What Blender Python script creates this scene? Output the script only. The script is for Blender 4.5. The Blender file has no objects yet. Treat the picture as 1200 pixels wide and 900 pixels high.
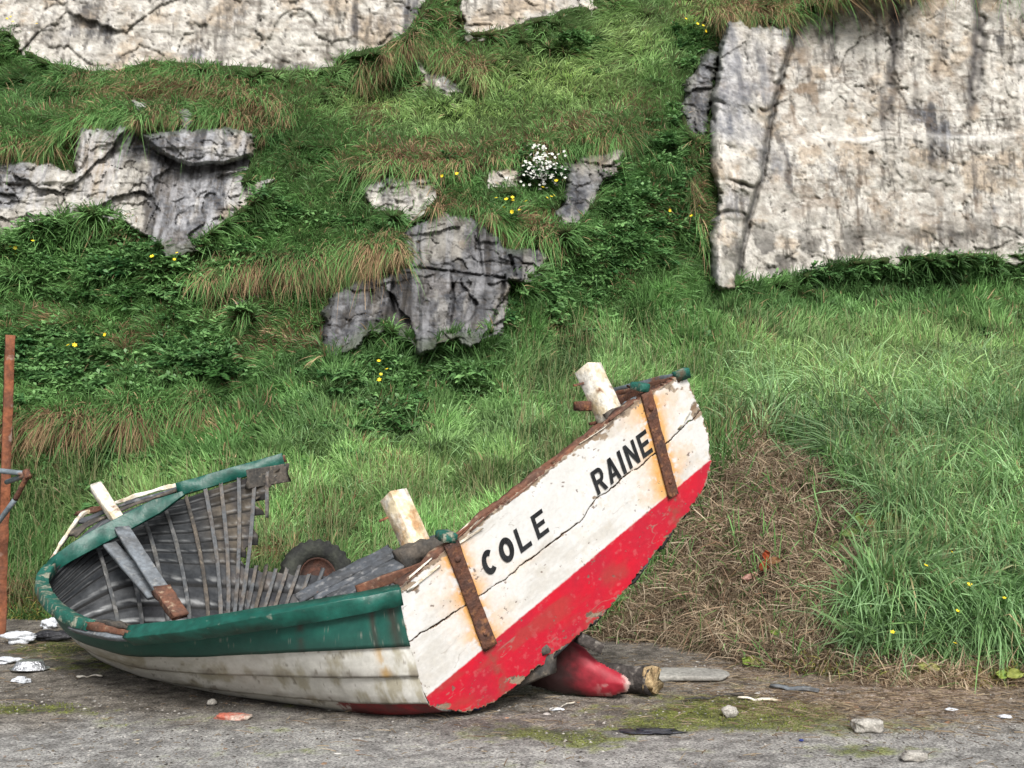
import bpy, math, random
import numpy as np
from mathutils import Vector
random.seed(7); RNG = np.random.default_rng(11)
scene = bpy.context.scene
COL = scene.collection

# ------------------------------------------------------------ camera numbers
FPX = 1287.0; CAMH = 1.5; PITCH = math.atan(90.0 / FPX)
CP, SP = math.cos(PITCH), math.sin(PITCH)

def P(px, py, d):
    """point on the sight line of a picture position at world depth Y = d (arrays allowed)"""
    px = np.asarray(px, float); py = np.asarray(py, float); d = np.asarray(d, float)
    a = (px - 600) / FPX; b = (450 - py) / FPX
    y = CP - b * SP; z = SP + b * CP
    return np.stack([a / y * d, np.ones_like(a) * d, CAMH + z / y * d], -1)

def PROJ(p):
    p = np.asarray(p, float)
    x, y, z = p[..., 0], p[..., 1], p[..., 2] - CAMH
    f = y * CP + z * SP; u = -y * SP + z * CP
    return 600 + x / f * FPX, 450 - u / f * FPX

def PZ(px, z, d):
    """picture column px, height z, depth d"""
    f = d * CP + (z - CAMH) * SP
    return np.array([(px - 600) / FPX * f, d, z], float)

def G(px, py, z=0.0):
    """point of the level plane z seen at a picture position"""
    a = (px - 600) / FPX; b = (450 - py) / FPX
    y = CP - b * SP; zz = SP + b * CP
    t = (z - CAMH) / zz
    return np.array([a * t, y * t, z])

# ------------------------------------------------------------ noise
def _hash(ix, iy, iz, seed):
    h = (ix.astype(np.int64) * 374761393 + iy.astype(np.int64) * 668265263 +
         iz.astype(np.int64) * 2147483647 + seed * 1274126177) & 0xffffffff
    h = ((h ^ (h >> 13)) * 1274126177) & 0xffffffff
    h = ((h ^ (h >> 16)) * 2246822519) & 0xffffffff
    h = h ^ (h >> 15)
    return (h & 0xffffff) / float(0xffffff)

def vnoise(p, seed=0):
    p = np.asarray(p, float)
    i = np.floor(p).astype(np.int64); f = p - i
    f = f * f * f * (f * (f * 6 - 15) + 10)
    r = 0
    for dx in (0, 1):
        wx = f[..., 0] if dx else 1 - f[..., 0]
        for dy in (0, 1):
            wy = f[..., 1] if dy else 1 - f[..., 1]
            for dz in (0, 1):
                wz = f[..., 2] if dz else 1 - f[..., 2]
                r = r + wx * wy * wz * _hash(i[..., 0] + dx, i[..., 1] + dy, i[..., 2] + dz, seed)
    return r * 2 - 1

def fbm(p, octaves=4, seed=0, gain=0.5):
    r = 0; a = 1; t = 0
    p = np.asarray(p, float)
    for o in range(octaves):
        r = r + a * vnoise(p * (2.03 ** o) + o * 17.3, seed + o); t += a; a *= gain
    return r / t

def p3(x, y, z=0.0):
    x = np.asarray(x, float); y = np.asarray(y, float)
    return np.stack([x, y, np.zeros_like(x) + z], -1)

def worley(x, y, seed=0, jit=0.85):
    """2D cells: distance to nearest and second nearest point, id hashes"""
    ix = np.floor(x).astype(np.int64); iy = np.floor(y).astype(np.int64)
    d1 = np.full(x.shape, 9.0); d2 = np.full(x.shape, 9.0)
    idx = np.zeros(x.shape); cx = np.zeros(x.shape); cy = np.zeros(x.shape)
    for dx in (-1, 0, 1):
        for dy in (-1, 0, 1):
            jx = ix + dx; jy = iy + dy
            zx = np.zeros_like(jx)
            qx = jx + 0.5 + jit * (_hash(jx, jy, zx, seed) - 0.5)
            qy = jy + 0.5 + jit * (_hash(jx, jy, zx, seed + 5) - 0.5)
            dd = np.hypot(x - qx, y - qy)
            near = dd < d1
            d2 = np.where(near, d1, np.minimum(d2, dd))
            idx = np.where(near, _hash(jx, jy, zx, seed + 9), idx)
            cx = np.where(near, qx, cx); cy = np.where(near, qy, cy)
            d1 = np.where(near, dd, d1)
    return d1, d2, idx, x - cx, y - cy

def sstep(a, b, x):
    t = np.clip((x - a) / (b - a), 0, 1)
    return t * t * (3 - 2 * t)

def lerp(a, b, t):
    t = np.asarray(t)[..., None]
    return np.asarray(a) * (1 - t) + np.asarray(b) * t

def sdist(px, py, poly):
    """signed distance to polygon, negative inside"""
    px = np.asarray(px, float); py = np.asarray(py, float)
    d = np.full(px.shape, 1e9); ins = np.zeros(px.shape, bool)
    n = len(poly)
    for i in range(n):
        x0, y0 = poly[i]; x1, y1 = poly[(i + 1) % n]
        ex, ey = x1 - x0, y1 - y0
        t = np.clip(((px - x0) * ex + (py - y0) * ey) / (ex * ex + ey * ey + 1e-9), 0, 1)
        d = np.minimum(d, np.hypot(px - x0 - t * ex, py - y0 - t * ey))
        c = ((y0 > py) != (y1 > py)) & (px < (x1 - x0) * (py - y0) / ((y1 - y0) if y1 != y0 else 1e-9) + x0)
        ins ^= c
    return np.where(ins, -d, d)

def ldist(px, py, pts):
    """distance to an open line"""
    px = np.asarray(px, float); py = np.asarray(py, float)
    d = np.full(px.shape, 1e9)
    for (x0, y0), (x1, y1) in zip(pts[:-1], pts[1:]):
        ex, ey = x1 - x0, y1 - y0
        t = np.clip(((px - x0) * ex + (py - y0) * ey) / (ex * ex + ey * ey + 1e-9), 0, 1)
        d = np.minimum(d, np.hypot(px - x0 - t * ex, py - y0 - t * ey))
    return d

# ------------------------------------------------------------ object helpers
WL = {}
def setp(o, label=None, cat=None, group=None, kind=None):
    if label: o['label'] = label
    if cat: o['category'] = cat
    if group: o['group'] = group
    if kind: o['kind'] = kind
    return o

def thing(name, loc, label, cat, group=None):
    o = bpy.data.objects.new(name, None); COL.objects.link(o)
    o.empty_display_size = 0.1
    o.location = loc; WL[o.name] = np.array(loc, float)
    return setp(o, label, cat, group)

def mesh_np(name, V, polys, mat, parent=None, origin=None, col=None, smooth=False):
    V = np.asarray(V, float)
    if parent is not None: base = WL[parent.name]
    elif origin is not None: base = np.array(origin, float)
    else: base = np.array([V[:, 0].mean(), V[:, 1].mean(), V[:, 2].min()])
    local = V - base if origin is None or parent is None else V - np.array(origin, float)
    me = bpy.data.meshes.new(name)
    polys = [np.asarray(f, np.int64) for f in polys if len(f)]
    me.vertices.add(len(V)); me.vertices.foreach_set('co', local.astype(np.float32).ravel())
    nl = sum(f.size for f in polys); nf = sum(len(f) for f in polys)
    me.loops.add(nl); me.polygons.add(nf)
    me.loops.foreach_set('vertex_index', np.concatenate([f.ravel() for f in polys]).astype(np.int32))
    tot = np.concatenate([np.full(len(f), f.shape[1]) for f in polys]).astype(np.int32)
    st = np.concatenate([[0], np.cumsum(tot)[:-1]]).astype(np.int32)
    me.polygons.foreach_set('loop_start', st)
    me.polygons.foreach_set('loop_total', tot)
    if smooth: me.polygons.foreach_set('use_smooth', np.ones(nf, bool))
    me.update(calc_edges=True)
    me.validate()
    if col is not None:
        a = me.color_attributes.new('Col', 'FLOAT_COLOR', 'POINT')
        c = np.ones((len(V), 4), np.float32); c[:, :3] = col
        a.data.foreach_set('color', c.ravel())
    for m in (mat if isinstance(mat, (list, tuple)) else [mat]): me.materials.append(m)
    o = bpy.data.objects.new(name, me); COL.objects.link(o)
    if parent is not None:
        o.parent = parent
        if origin is not None: o.location = np.array(origin, float) - base; WL[o.name] = np.array(origin, float)
        else: WL[o.name] = base
    else:
        o.location = base; WL[o.name] = base
    return o

def grid_faces(nu, nv, keep=None):
    i, j = np.meshgrid(np.arange(nu - 1), np.arange(nv - 1), indexing='ij')
    a = (i * nv + j).ravel()
    f = np.stack([a, a + nv, a + nv + 1, a + 1], -1)
    if keep is not None: f = f[keep.ravel()]
    return f

# ------------------------------------------------------------ materials
def newmat(name):
    m = bpy.data.materials.new(name); m.use_nodes = True
    nt = m.node_tree; nt.nodes.clear()
    out = nt.nodes.new('ShaderNodeOutputMaterial')
    return m, nt, out

def N(nt, t, **kw):
    n = nt.nodes.new(t)
    for k, v in kw.items():
        if k.startswith('i_'):
            n.inputs[k[2:].replace('_', ' ')].default_value = v
        else: setattr(n, k, v)
    return n

def L(nt, a, b): nt.links.new(a, b)

def c4(c): return (c[0], c[1], c[2], 1)

def mat_attr(name, rough=0.8, spec=0.3, bump=0.3, bscale=60, var=0.25, vscale=25, bdist=0.01, stretch=(1, 1, 1), tight=.25):
    """painted attribute with fine procedural variation and bump"""
    m, nt, out = newmat(name)
    b = N(nt, 'ShaderNodeBsdfPrincipled'); b.inputs['Roughness'].default_value = rough
    b.inputs['Specular IOR Level'].default_value = spec
    at = N(nt, 'ShaderNodeAttribute', attribute_name='Col')
    tc = N(nt, 'ShaderNodeTexCoord'); mp = N(nt, 'ShaderNodeMapping'); mp.inputs['Scale'].default_value = stretch
    L(nt, tc.outputs['Object'], mp.inputs['Vector'])
    n1 = N(nt, 'ShaderNodeTexNoise'); n1.inputs['Scale'].default_value = vscale; n1.inputs['Detail'].default_value = 8
    n1.inputs['Roughness'].default_value = 0.65
    L(nt, mp.outputs[0], n1.inputs['Vector'])
    mr = N(nt, 'ShaderNodeMapRange'); mr.inputs['From Min'].default_value = .5 - tight; mr.inputs['From Max'].default_value = .5 + tight
    mr.inputs['To Min'].default_value = 1 - var; mr.inputs['To Max'].default_value = 1 + var
    L(nt, n1.outputs['Fac'], mr.inputs['Value'])
    mul = N(nt, 'ShaderNodeVectorMath', operation='SCALE')
    L(nt, at.outputs['Color'], mul.inputs[0]); L(nt, mr.outputs[0], mul.inputs['Scale'])
    L(nt, mul.outputs[0], b.inputs['Base Color'])
    n2 = N(nt, 'ShaderNodeTexNoise'); n2.inputs['Scale'].default_value = bscale; n2.inputs['Detail'].default_value = 10
    n2.inputs['Roughness'].default_value = 0.7
    L(nt, mp.outputs[0], n2.inputs['Vector'])
    bp = N(nt, 'ShaderNodeBump'); bp.inputs['Strength'].default_value = bump; bp.inputs['Distance'].default_value = bdist
    L(nt, n2.outputs['Fac'], bp.inputs['Height']); L(nt, bp.outputs[0], b.inputs['Normal'])
    L(nt, b.outputs[0], out.inputs[0])
    return m

def mat_leaf(name, trans=0.35, rough=0.5):
    m, nt, out = newmat(name)
    at = N(nt, 'ShaderNodeAttribute', attribute_name='Col')
    b = N(nt, 'ShaderNodeBsdfPrincipled'); b.inputs['Roughness'].default_value = rough
    b.inputs['Specular IOR Level'].default_value = 0.25
    t = N(nt, 'ShaderNodeBsdfTranslucent'); mx = N(nt, 'ShaderNodeMixShader'); mx.inputs[0].default_value = trans
    L(nt, at.outputs['Color'], b.inputs['Base Color']); L(nt, at.outputs['Color'], t.inputs['Color'])
    L(nt, b.outputs[0], mx.inputs[1]); L(nt, t.outputs[0], mx.inputs[2]); L(nt, mx.outputs[0], out.inputs[0])
    return m

def mat_two(name, ca, cb, scale=8, thr=0.5, soft=0.05, rough=0.7, stretch=(1, 1, 1), bump=0.4, cc=None, cscale=30, cthr=0.62, metal=0, spec=0.3, grain=0):
    """colour a worn through to colour b by procedural noise, optional third stain c"""
    m, nt, out = newmat(name)
    b = N(nt, 'ShaderNodeBsdfPrincipled'); b.inputs['Roughness'].default_value = rough
    b.inputs['Metallic'].default_value = metal; b.inputs['Specular IOR Level'].default_value = spec
    tc = N(nt, 'ShaderNodeTexCoord'); mp = N(nt, 'ShaderNodeMapping'); mp.inputs['Scale'].default_value = stretch
    L(nt, tc.outputs['Object'], mp.inputs['Vector'])
    n1 = N(nt, 'ShaderNodeTexNoise'); n1.inputs['Scale'].default_value = scale; n1.inputs['Detail'].default_value = 9
    n1.inputs['Roughness'].default_value = 0.62
    L(nt, mp.outputs[0], n1.inputs['Vector'])
    mr = N(nt, 'ShaderNodeMapRange'); mr.inputs['From Min'].default_value = thr - soft; mr.inputs['From Max'].default_value = thr + soft
    L(nt, n1.outputs['Fac'], mr.inputs['Value'])
    mx = N(nt, 'ShaderNodeMix', data_type='RGBA'); mx.inputs['A'].default_value = c4(ca); mx.inputs['B'].default_value = c4(cb)
    L(nt, mr.outputs[0], mx.inputs['Factor'])
    last = mx.outputs['Result']
    if cc is not None:
        n3 = N(nt, 'ShaderNodeTexNoise'); n3.inputs['Scale'].default_value = cscale; n3.inputs['Detail'].default_value = 6
        L(nt, mp.outputs[0], n3.inputs['Vector'])
        m3 = N(nt, 'ShaderNodeMapRange'); m3.inputs['From Min'].default_value = cthr - 0.08; m3.inputs['From Max'].default_value = cthr + 0.08
        L(nt, n3.outputs['Fac'], m3.inputs['Value'])
        mx3 = N(nt, 'ShaderNodeMix', data_type='RGBA'); mx3.inputs['B'].default_value = c4(cc)
        L(nt, last, mx3.inputs['A']); L(nt, m3.outputs[0], mx3.inputs['Factor']); last = mx3.outputs['Result']
    n4 = N(nt, 'ShaderNodeTexNoise'); n4.inputs['Scale'].default_value = scale * 5; n4.inputs['Detail'].default_value = 8
    L(nt, mp.outputs[0], n4.inputs['Vector'])
    m4 = N(nt, 'ShaderNodeMapRange'); m4.inputs['From Min'].default_value = 0.3; m4.inputs['From Max'].default_value = 0.7
    m4.inputs['To Min'].default_value = 0.7; m4.inputs['To Max'].default_value = 1.25
    L(nt, n4.outputs['Fac'], m4.inputs['Value'])
    mul = N(nt, 'ShaderNodeVectorMath', operation='SCALE'); L(nt, last, mul.inputs[0]); L(nt, m4.outputs[0], mul.inputs['Scale'])
    L(nt, mul.outputs[0], b.inputs['Base Color'])
    ad = N(nt, 'ShaderNodeMath', operation='ADD'); L(nt, n4.outputs['Fac'], ad.inputs[0]); L(nt, mr.outputs[0], ad.inputs[1])
    bp = N(nt, 'ShaderNodeBump'); bp.inputs['Strength'].default_value = bump; bp.inputs['Distance'].default_value = 0.008
    L(nt, ad.outputs[0], bp.inputs['Height']); L(nt, bp.outputs[0], b.inputs['Normal'])
    L(nt, b.outputs[0], out.inputs[0])
    return m

M = {}
M['rock'] = mat_attr('limestone', 0.92, 0.2, 0.9, 5, 0.35, 9, 0.05)
M['soil'] = mat_attr('hill_soil', 0.95, 0.1, 0.6, 15, 0.3, 8, 0.03)
M['ground'] = mat_attr('old_tarmac', 0.9, 0.25, 1.0, 45, 0.6, 70, 0.03, tight=.13)
M['blade'] = mat_leaf('grass_blade', 0.35)
M['dry'] = mat_leaf('dry_grass_blade', 0.2, 0.8)
M['leafm'] = mat_leaf('weed_leaf', 0.25, 0.45)
M['paint'] = mat_attr('weathered_boat_paint', 0.55, 0.35, 0.25, 45, 0.10, 40, 0.004)
M['hullattr'] = mat_attr('bare_inner_planking', .9, .2, .8, 30, .35, 22, .006)
M['hullin'] = mat_two('bare_grey_planking', (.085, .09, .095), (.16, .145, .12), 5, .52, .12, .9, cc=(.03, .03, .033), cscale=9, cthr=.6, bump=.8)
M['ribdark'] = mat_two('dark_rib_wood', (.07, .075, .08), (.10, .095, .085), 7, .55, .1, .85, cc=(.2, .2, .2), cscale=14, cthr=.62)
M['rib'] = mat_two('grey_rib_wood', (.095, .10, .105), (.15, .125, .10), 7, .55, .1, .85, cc=(.05, .045, .045), cscale=14, cthr=.62)
M['greywood'] = mat_two('grey_weathered_timber', (.17, .19, .21), (.11, .115, .12), 6, .5, .12, .85, cc=(.28, .28, .27), cscale=18, cthr=.66, stretch=(1, 1, 1))
M['darkwood'] = mat_two('dark_rotten_timber', (.05, .048, .045), (.1, .085, .07), 9, .5, .1, .9, cc=(.2, .17, .13), cscale=25, cthr=.68)
M['brownwood'] = mat_two('reddish_bare_wood', (.17, .075, .045), (.10, .055, .04), 9, .5, .12, .85, cc=(.3, .22, .15), cscale=22, cthr=.66)
M['green'] = mat_two('chipped_green_paint', (.004, .058, .042), (.009, .085, .064), 4, .55, .15, .42, cc=(.20, .21, .17), cscale=18, cthr=.73, bump=.35, spec=.4)
M['greenworn'] = mat_two('worn_green_paint', (.015, .10, .075), (.25, .26, .2), 14, .56, .04, .6, cc=(.12, .09, .06), cscale=10, cthr=.62, bump=.6)
M['tanpost'] = mat_two('flaking_tan_timber', (.66, .56, .38), (.40, .24, .12), 6, .53, .1, .7, cc=(.75, .72, .64), cscale=9, cthr=.6, bump=.6)
M['whitepost'] = mat_two('dirty_white_paint', (.68, .65, .58), (.50, .40, .24), 7, .56, .12, .65, cc=(.17, .09, .045), cscale=11, cthr=.66, bump=.5)
M['rust'] = mat_two('rusted_iron', (.13, .055, .032), (.07, .04, .033), 12, .5, .12, .8, cc=(.28, .13, .06), cscale=22, cthr=.63, bump=.7)
M['rustpost'] = mat_two('rusty_post', (.24, .085, .04), (.12, .05, .03), 6, .5, .1, .85, cc=(.5, .45, .4), cscale=5, cthr=.68, bump=.7)
M['pipe'] = mat_two('grey_pipe', (.16, .2, .23), (.11, .13, .14), 6, .5, .15, .5, cc=(.22, .1, .05), cscale=7, cthr=.66, bump=.3)
M['letter'] = mat_two('black_letter_paint', (.012, .013, .015), (.028, .03, .033), 20, .55, .1, .5, bump=.1)
M['redpaint'] = mat_two('faded_red_paint', (.26, .018, .03), (.17, .025, .033), 5, .5, .12, .6, cc=(.5, .32, .3), cscale=12, cthr=.72, bump=.4)
M['rimrust'] = mat_two('dark_rusty_rim', (.07, .03, .02), (.035, .022, .018), 12, .5, .12, .85, bump=.6)
M['rubber'] = mat_two('old_rubber', (.018, .019, .018), (.04, .043, .034), 9, .52, .12, .85, bump=.4)
M['bark'] = mat_two('dark_log_bark', (.07, .06, .055), (.03, .026, .024), 8, .5, .1, .9, stretch=(1, 1, 1), cc=(.2, .18, .16), cscale=18, cthr=.62, bump=1)
M['logend'] = mat_two('splintered_log_end', (.48, .36, .2), (.28, .19, .1), 16, .5, .1, .9, bump=1)
M['stone'] = mat_two('loose_stone', (.42, .40, .36), (.3, .28, .25), 18, .5, .12, .9, bump=.8)
M['deck'] = mat_two('grey_deck_board', (.085, .095, .11), (.055, .058, .062), 6, .5, .12, .85, cc=(.2, .2, .2), cscale=18, cthr=.64)
M['slab'] = mat_two('worn_concrete', (.34, .33, .30), (.24, .23, .21), 8, .5, .12, .9, bump=.6)
M['foil'] = mat_two('crumpled_foil', (.75, .76, .78), (.6, .61, .63), 20, .5, .12, .28, metal=.9, bump=.8, spec=.5)
M['paper'] = mat_two('grubby_white_plastic', (.62, .64, .68), (.45, .47, .5), 14, .52, .12, .55, bump=.6)
M['blackbag'] = mat_two('black_plastic', (.02, .02, .024), (.04, .04, .045), 9, .5, .12, .35, bump=.8)
M['brick'] = mat_two('brick_chip', (.42, .12, .08), (.45, .38, .32), 14, .55, .1, .85, bump=.6)
M['yellow'] = mat_two('yellow_petal', (.8, .6, .02), (.7, .5, .02), 30, .5, .1, .6, bump=.1)
M['whitef'] = mat_two('white_petal', (.62, .62, .57), (.5, .5, .46), 30, .5, .1, .6, bump=.1)
M['stem'] = mat_two('green_stem', (.08, .15, .04), (.05, .1, .03), 30, .5, .1, .6, bump=.1)
M['blue'] = mat_two('blue_scrap_plastic', (.02, .05, .3), (.03, .04, .15), 20, .5, .1, .5, bump=.3)
M['tar'] = mat_two('dark_tar_patch', (.02, .022, .035), (.05, .052, .06), 20, .5, .1, .4, bump=.5)

# ------------------------------------------------------------ hillside shape
GX = np.array([-900, -600, 0, 200, 400, 600, 750, 900, 1050, 1200, 1800, 2300], float)
GY = np.array([-450, -250, -100, 0, 80, 140, 200, 270, 330, 400, 460, 520, 600, 680, 740, 790, 840], float)
GD = np.array([
 [25, 25, 25, 25, 26, 27, 28, 28, 27, 27, 27, 27],
 [22, 22, 22, 22, 23, 24, 25, 25, 24, 24, 24, 24],
 [20, 20, 20, 20, 20.5, 21.5, 22.5, 22.5, 20.3, 20.5, 20, 20],
 [19, 19, 18.9, 18.8, 19, 20, 20.5, 20.0, 18.9, 19.0, 18.5, 18],
 [18.5, 18.5, 18.2, 18.2, 18.8, 18.8, 18.8, 19.0, 18.7, 18.9, 18.4, 18],
 [16.8, 16.6, 16.1, 16.0, 17.4, 17.6, 17.5, 18.6, 18.5, 18.8, 18.3, 18],
 [16.2, 16.0, 15.7, 15.7, 15.9, 16.3, 16.6, 18.0, 18.4, 18.7, 18.2, 17.8],
 [15.8, 15.6, 15.2, 15.3, 15.3, 15.0, 15.8, 17.8, 18.3, 18.6, 18.1, 17.6],
 [14.9, 14.8, 14.3, 14.5, 14.6, 14.6, 15.4, 17.4, 18.1, 18.4, 17.9, 17.4],
 [14.1, 14.0, 13.5, 13.6, 13.9, 14.0, 14.4, 15.0, 15.2, 15.0, 14.7, 14.4],
 [13.5, 13.5, 12.8, 12.9, 13.0, 13.2, 13.0, 13.0, 12.8, 12.4, 12.2, 12],
 [12.9, 12.8, 12.3, 12.2, 12.1, 12.2, 11.6, 11.3, 10.8, 10.6, 10.5, 10.4],
 [12.1, 12.0, 11.6, 11.3, 11.2, 11.0, 10.6, 9.9, 9.3, 9.2, 9.1, 9.1],
 [11.4, 11.3, 11.0, 10.7, 10.3, 10.1, 9.85, 9.1, 8.5, 8.4, 8.3, 8.3],
 [11.0, 11.0, 10.55, 10.3, 9.85, 9.6, 9.4, 8.55, 8.02, 7.98, 7.9, 7.9],
 [10.8, 10.8, 10.5, 10.1, 9.7, 9.4, 9.1, 8.0, 7.62, 7.6, 7.5, 7.5],
 [10.6, 10.6, 10.4, 9.9, 9.5, 9.2, 8.8, 7.7, 7.2, 7.2, 7.1, 7.1]])

def herm(xs, Y, x):
    """monotone-ish cubic along axis 0 of Y"""
    x = np.clip(x, xs[0], xs[-1])
    k = np.clip(np.searchsorted(xs, x, side='right') - 1, 0, len(xs) - 2)
    h = np.diff(xs); s = np.diff(Y, axis=0) / h[:, None]
    m = np.zeros_like(Y); m[0] = s[0]; m[-1] = s[-1]
    m[1:-1] = np.where(s[:-1] * s[1:] > 0, 2 * s[:-1] * s[1:] / (s[:-1] + s[1:] + 1e-12), 0)
    return k, h, m

def hill_depth0(px, py):
    px = np.asarray(px, float); py = np.asarray(py, float)
    sh = px.shape; px = px.ravel(); py = py.ravel()
    k, h, m = herm(GY, GD, py)
    t = (np.clip(py, GY[0], GY[-1]) - GY[k]) / h[k]
    h00 = 2 * t**3 - 3 * t**2 + 1; h10 = t**3 - 2 * t**2 + t; h01 = -2 * t**3 + 3 * t**2; h11 = t**3 - t**2
    row = (h00[:, None] * GD[k] + (h10 * h[k])[:, None] * m[k] + h01[:, None] * GD[k + 1] + (h11 * h[k])[:, None] * m[k + 1])
    pxc = np.clip(px, GX[0], GX[-1])
    c = np.clip(np.searchsorted(GX, pxc, side='right') - 1, 0, len(GX) - 2)
    w = (pxc - GX[c]) / (GX[c + 1] - GX[c]); w = w * w * (3 - 2 * w) * .5 + w * .5
    r = np.arange(len(px))
    return (row[r, c] * (1 - w) + row[r, c + 1] * w).reshape(sh)

ROCKS = {
 'upper': [(-400, -300), (-200, 30), (8, 40), (30, 62), (60, 78), (100, 86), (140, 87), (180, 74), (230, 80), (330, 86), (395, 83), (400, 70), (452, 60), (480, 42), (498, 12), (520, -60), (500, -300)],
 'left': [(-250, 195), (-60, 180), (0, 183), (50, 188), (85, 200), (88, 160), (92, 147), (150, 143), (165, 157), (215, 149), (262, 146), (303, 160), (300, 185), (287, 213), (322, 210), (305, 232), (268, 260), (242, 277), (215, 295), (186, 288), (158, 262), (130, 248), (105, 244), (60, 257), (10, 280), (-60, 280), (-250, 250)],
 'mid_top': [(424, 222), (440, 208), (470, 202), (515, 208), (520, 232), (500, 255), (478, 268), (470, 252), (440, 250), (428, 240)],
 'mid': [(490, 256), (520, 247), (555, 252), (585, 272), (600, 292), (640, 288), (648, 303), (625, 322), (600, 322), (600, 356), (584, 384), (562, 396), (530, 394), (510, 402), (490, 404), (470, 390), (456, 378), (430, 388), (410, 406), (378, 414), (370, 388), (385, 350), (400, 332), (430, 320), (460, 316), (480, 308), (466, 290), (462, 272)],
 'cream': [(565, 202), (575, 193), (612, 193), (614, 216), (580, 222), (568, 230)],
 'side': [(648, 250), (662, 215), (663, 190), (700, 175), (730, 170), (737, 178), (725, 194), (707, 207), (700, 232), (692, 247), (680, 264), (655, 272)],
 'slab': [(798, 130), (803, 98), (815, 73), (830, 58), (846, 58), (842, 90), (836, 130), (832, 165), (805, 158)],
 'top': [(530, -120), (535, 15), (545, 42), (590, 37), (640, 22), (695, 8), (720, -40), (730, -120)],
 'nub': [(478, 62), (500, 76), (530, 90), (545, 110), (525, 117), (500, 102), (483, 86)],
 'nub_b': [(147, 112), (178, 114), (180, 136), (152, 140)],
 'nub_c': [(206, 128), (232, 126), (230, 150), (212, 162)],
 'nub_d': [(268, 352), (305, 343), (302, 356), (272, 364)],
 'right': [(850, 18), (880, 28), (915, 26), (945, 16), (975, 0), (1010, -12), (1300, -30), (2000, -60), (2000, 300), (1200, 300), (1080, 302), (1000, 308), (930, 326), (880, 337), (831, 330), (829, 260), (843, 222), (830, 190), (828, 150), (836, 90), (843, 50)],
}
RX = np.arange(-900, 2304, 3.0); RY = np.arange(-460, 850, 3.0)
_gx, _gy = np.meshgrid(RX, RY, indexing='ij')
RSD = np.full(_gx.shape, 1e9)
for _k, _p in ROCKS.items(): RSD = np.minimum(RSD, sdist(_gx, _gy, _p))
def rlook(T, px, py):
    fx = np.clip((np.asarray(px, float) - RX[0]) / 3, 0, len(RX) - 1.01); fy = np.clip((np.asarray(py, float) - RY[0]) / 3, 0, len(RY) - 1.01)
    i = fx.astype(int); j = fy.astype(int); a = fx - i; b = fy - j
    return T[i, j] * (1 - a) * (1 - b) + T[i + 1, j] * a * (1 - b) + T[i, j + 1] * (1 - a) * b + T[i + 1, j + 1] * a * b
RBEL = np.zeros_like(RSD)
for _s in range(1, 22):
    sh_ = np.full_like(RSD, 1e3); sh_[:, _s:] = RSD[:, :-_s]
    RBEL = np.maximum(RBEL, (1 - sstep(-6, 2, sh_)) * math.exp(-_s * 3 / 26.))
RBEL *= sstep(-9, -1, RSD)
def rock_sd(px, py): return rlook(RSD, px, py)

# turf brows: (line, how far it stands forward)
BROWS = [
 ([(-200, 512), (0, 508), (60, 503), (120, 498), (180, 494), (235, 486)], 0.55),
 ([(240, 332), (300, 318), (360, 318), (420, 306), (465, 296)], 0.5),
 ([(-200, 186), (-20, 180), (50, 186), (90, 150), (150, 142), (215, 148), (262, 144), (310, 160)], 0.45),
 ([(60, 108), (130, 100), (220, 104), (300, 120), (330, 140)], 0.3),
 ([(425, 206), (470, 200), (520, 206), (560, 196), (615, 190), (660, 186), (735, 168)], 0.45),
 ([(495, 250), (560, 250), (600, 286), (640, 285)], 0.35),
 ([(430, 96), (480, 62), (545, 84), (560, 100)], 0.4),
 ([(845, 20), (880, 26), (930, 20), (975, 0), (1100, -18), (1500, -35)], 0.7),
 ([(800, 200), (815, 250), (826, 300)], 0.3),
]
def hill_depth(px, py):
    px = np.asarray(px, float); py = np.asarray(py, float)
    d = hill_depth0(px, py)
    w = PROJ  # noqa
    P0 = P(px, py, d)
    x = P0[..., 0]; z = P0[..., 2]
    up = sstep(0.2, 2.5, z)
    d = d + (0.12 + 0.42 * up) * fbm(p3(x * .75, z * .9, d * .3), 4, 3) + (.05 + 0.22 * up) * fbm(p3(x * 2.4, z * 2.8), 3, 9)
    for line, A in BROWS:
        xs = np.array([p[0] for p in line], float); ys = np.array([p[1] for p in line], float)
        yl = np.interp(px, xs, ys) + 5 * vnoise(p3(px / 22., px * 0 + 3.3), 5)
        e = sstep(xs[0] - 30, xs[0] + 10, px) * (1 - sstep(xs[-1] - 10, xs[-1] + 30, px))
        t = py - yl
        off = np.where(t < 0, np.exp(-(t / 38.) ** 2), np.exp(-t / 5.) * 1.6 - .6 * np.exp(-(t / 26.) ** 2))
        d = d - A * e * off * (0.8 + .4 * vnoise(p3(px / 30., px * 0), 8))
    sd = rock_sd(px, py)
    d = d + 0.45 * (1 - sstep(-14, 2, sd)) - .78 * rlook(RBEL, px, py) * (1 + .4 * vnoise(p3(px / 9., py / 9.), 77))
    return d

def hill_normal(px, py):
    a = P(px + 4, py, hill_depth(px + 4, py)) - P(px - 4, py, hill_depth(px - 4, py))
    b = P(px, py - 4, hill_depth(px, py - 4)) - P(px, py + 4, hill_depth(px, py + 4))
    n = np.cross(a, b); n /= np.linalg.norm(n, axis=-1, keepdims=True) + 1e-9
    return n

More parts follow.
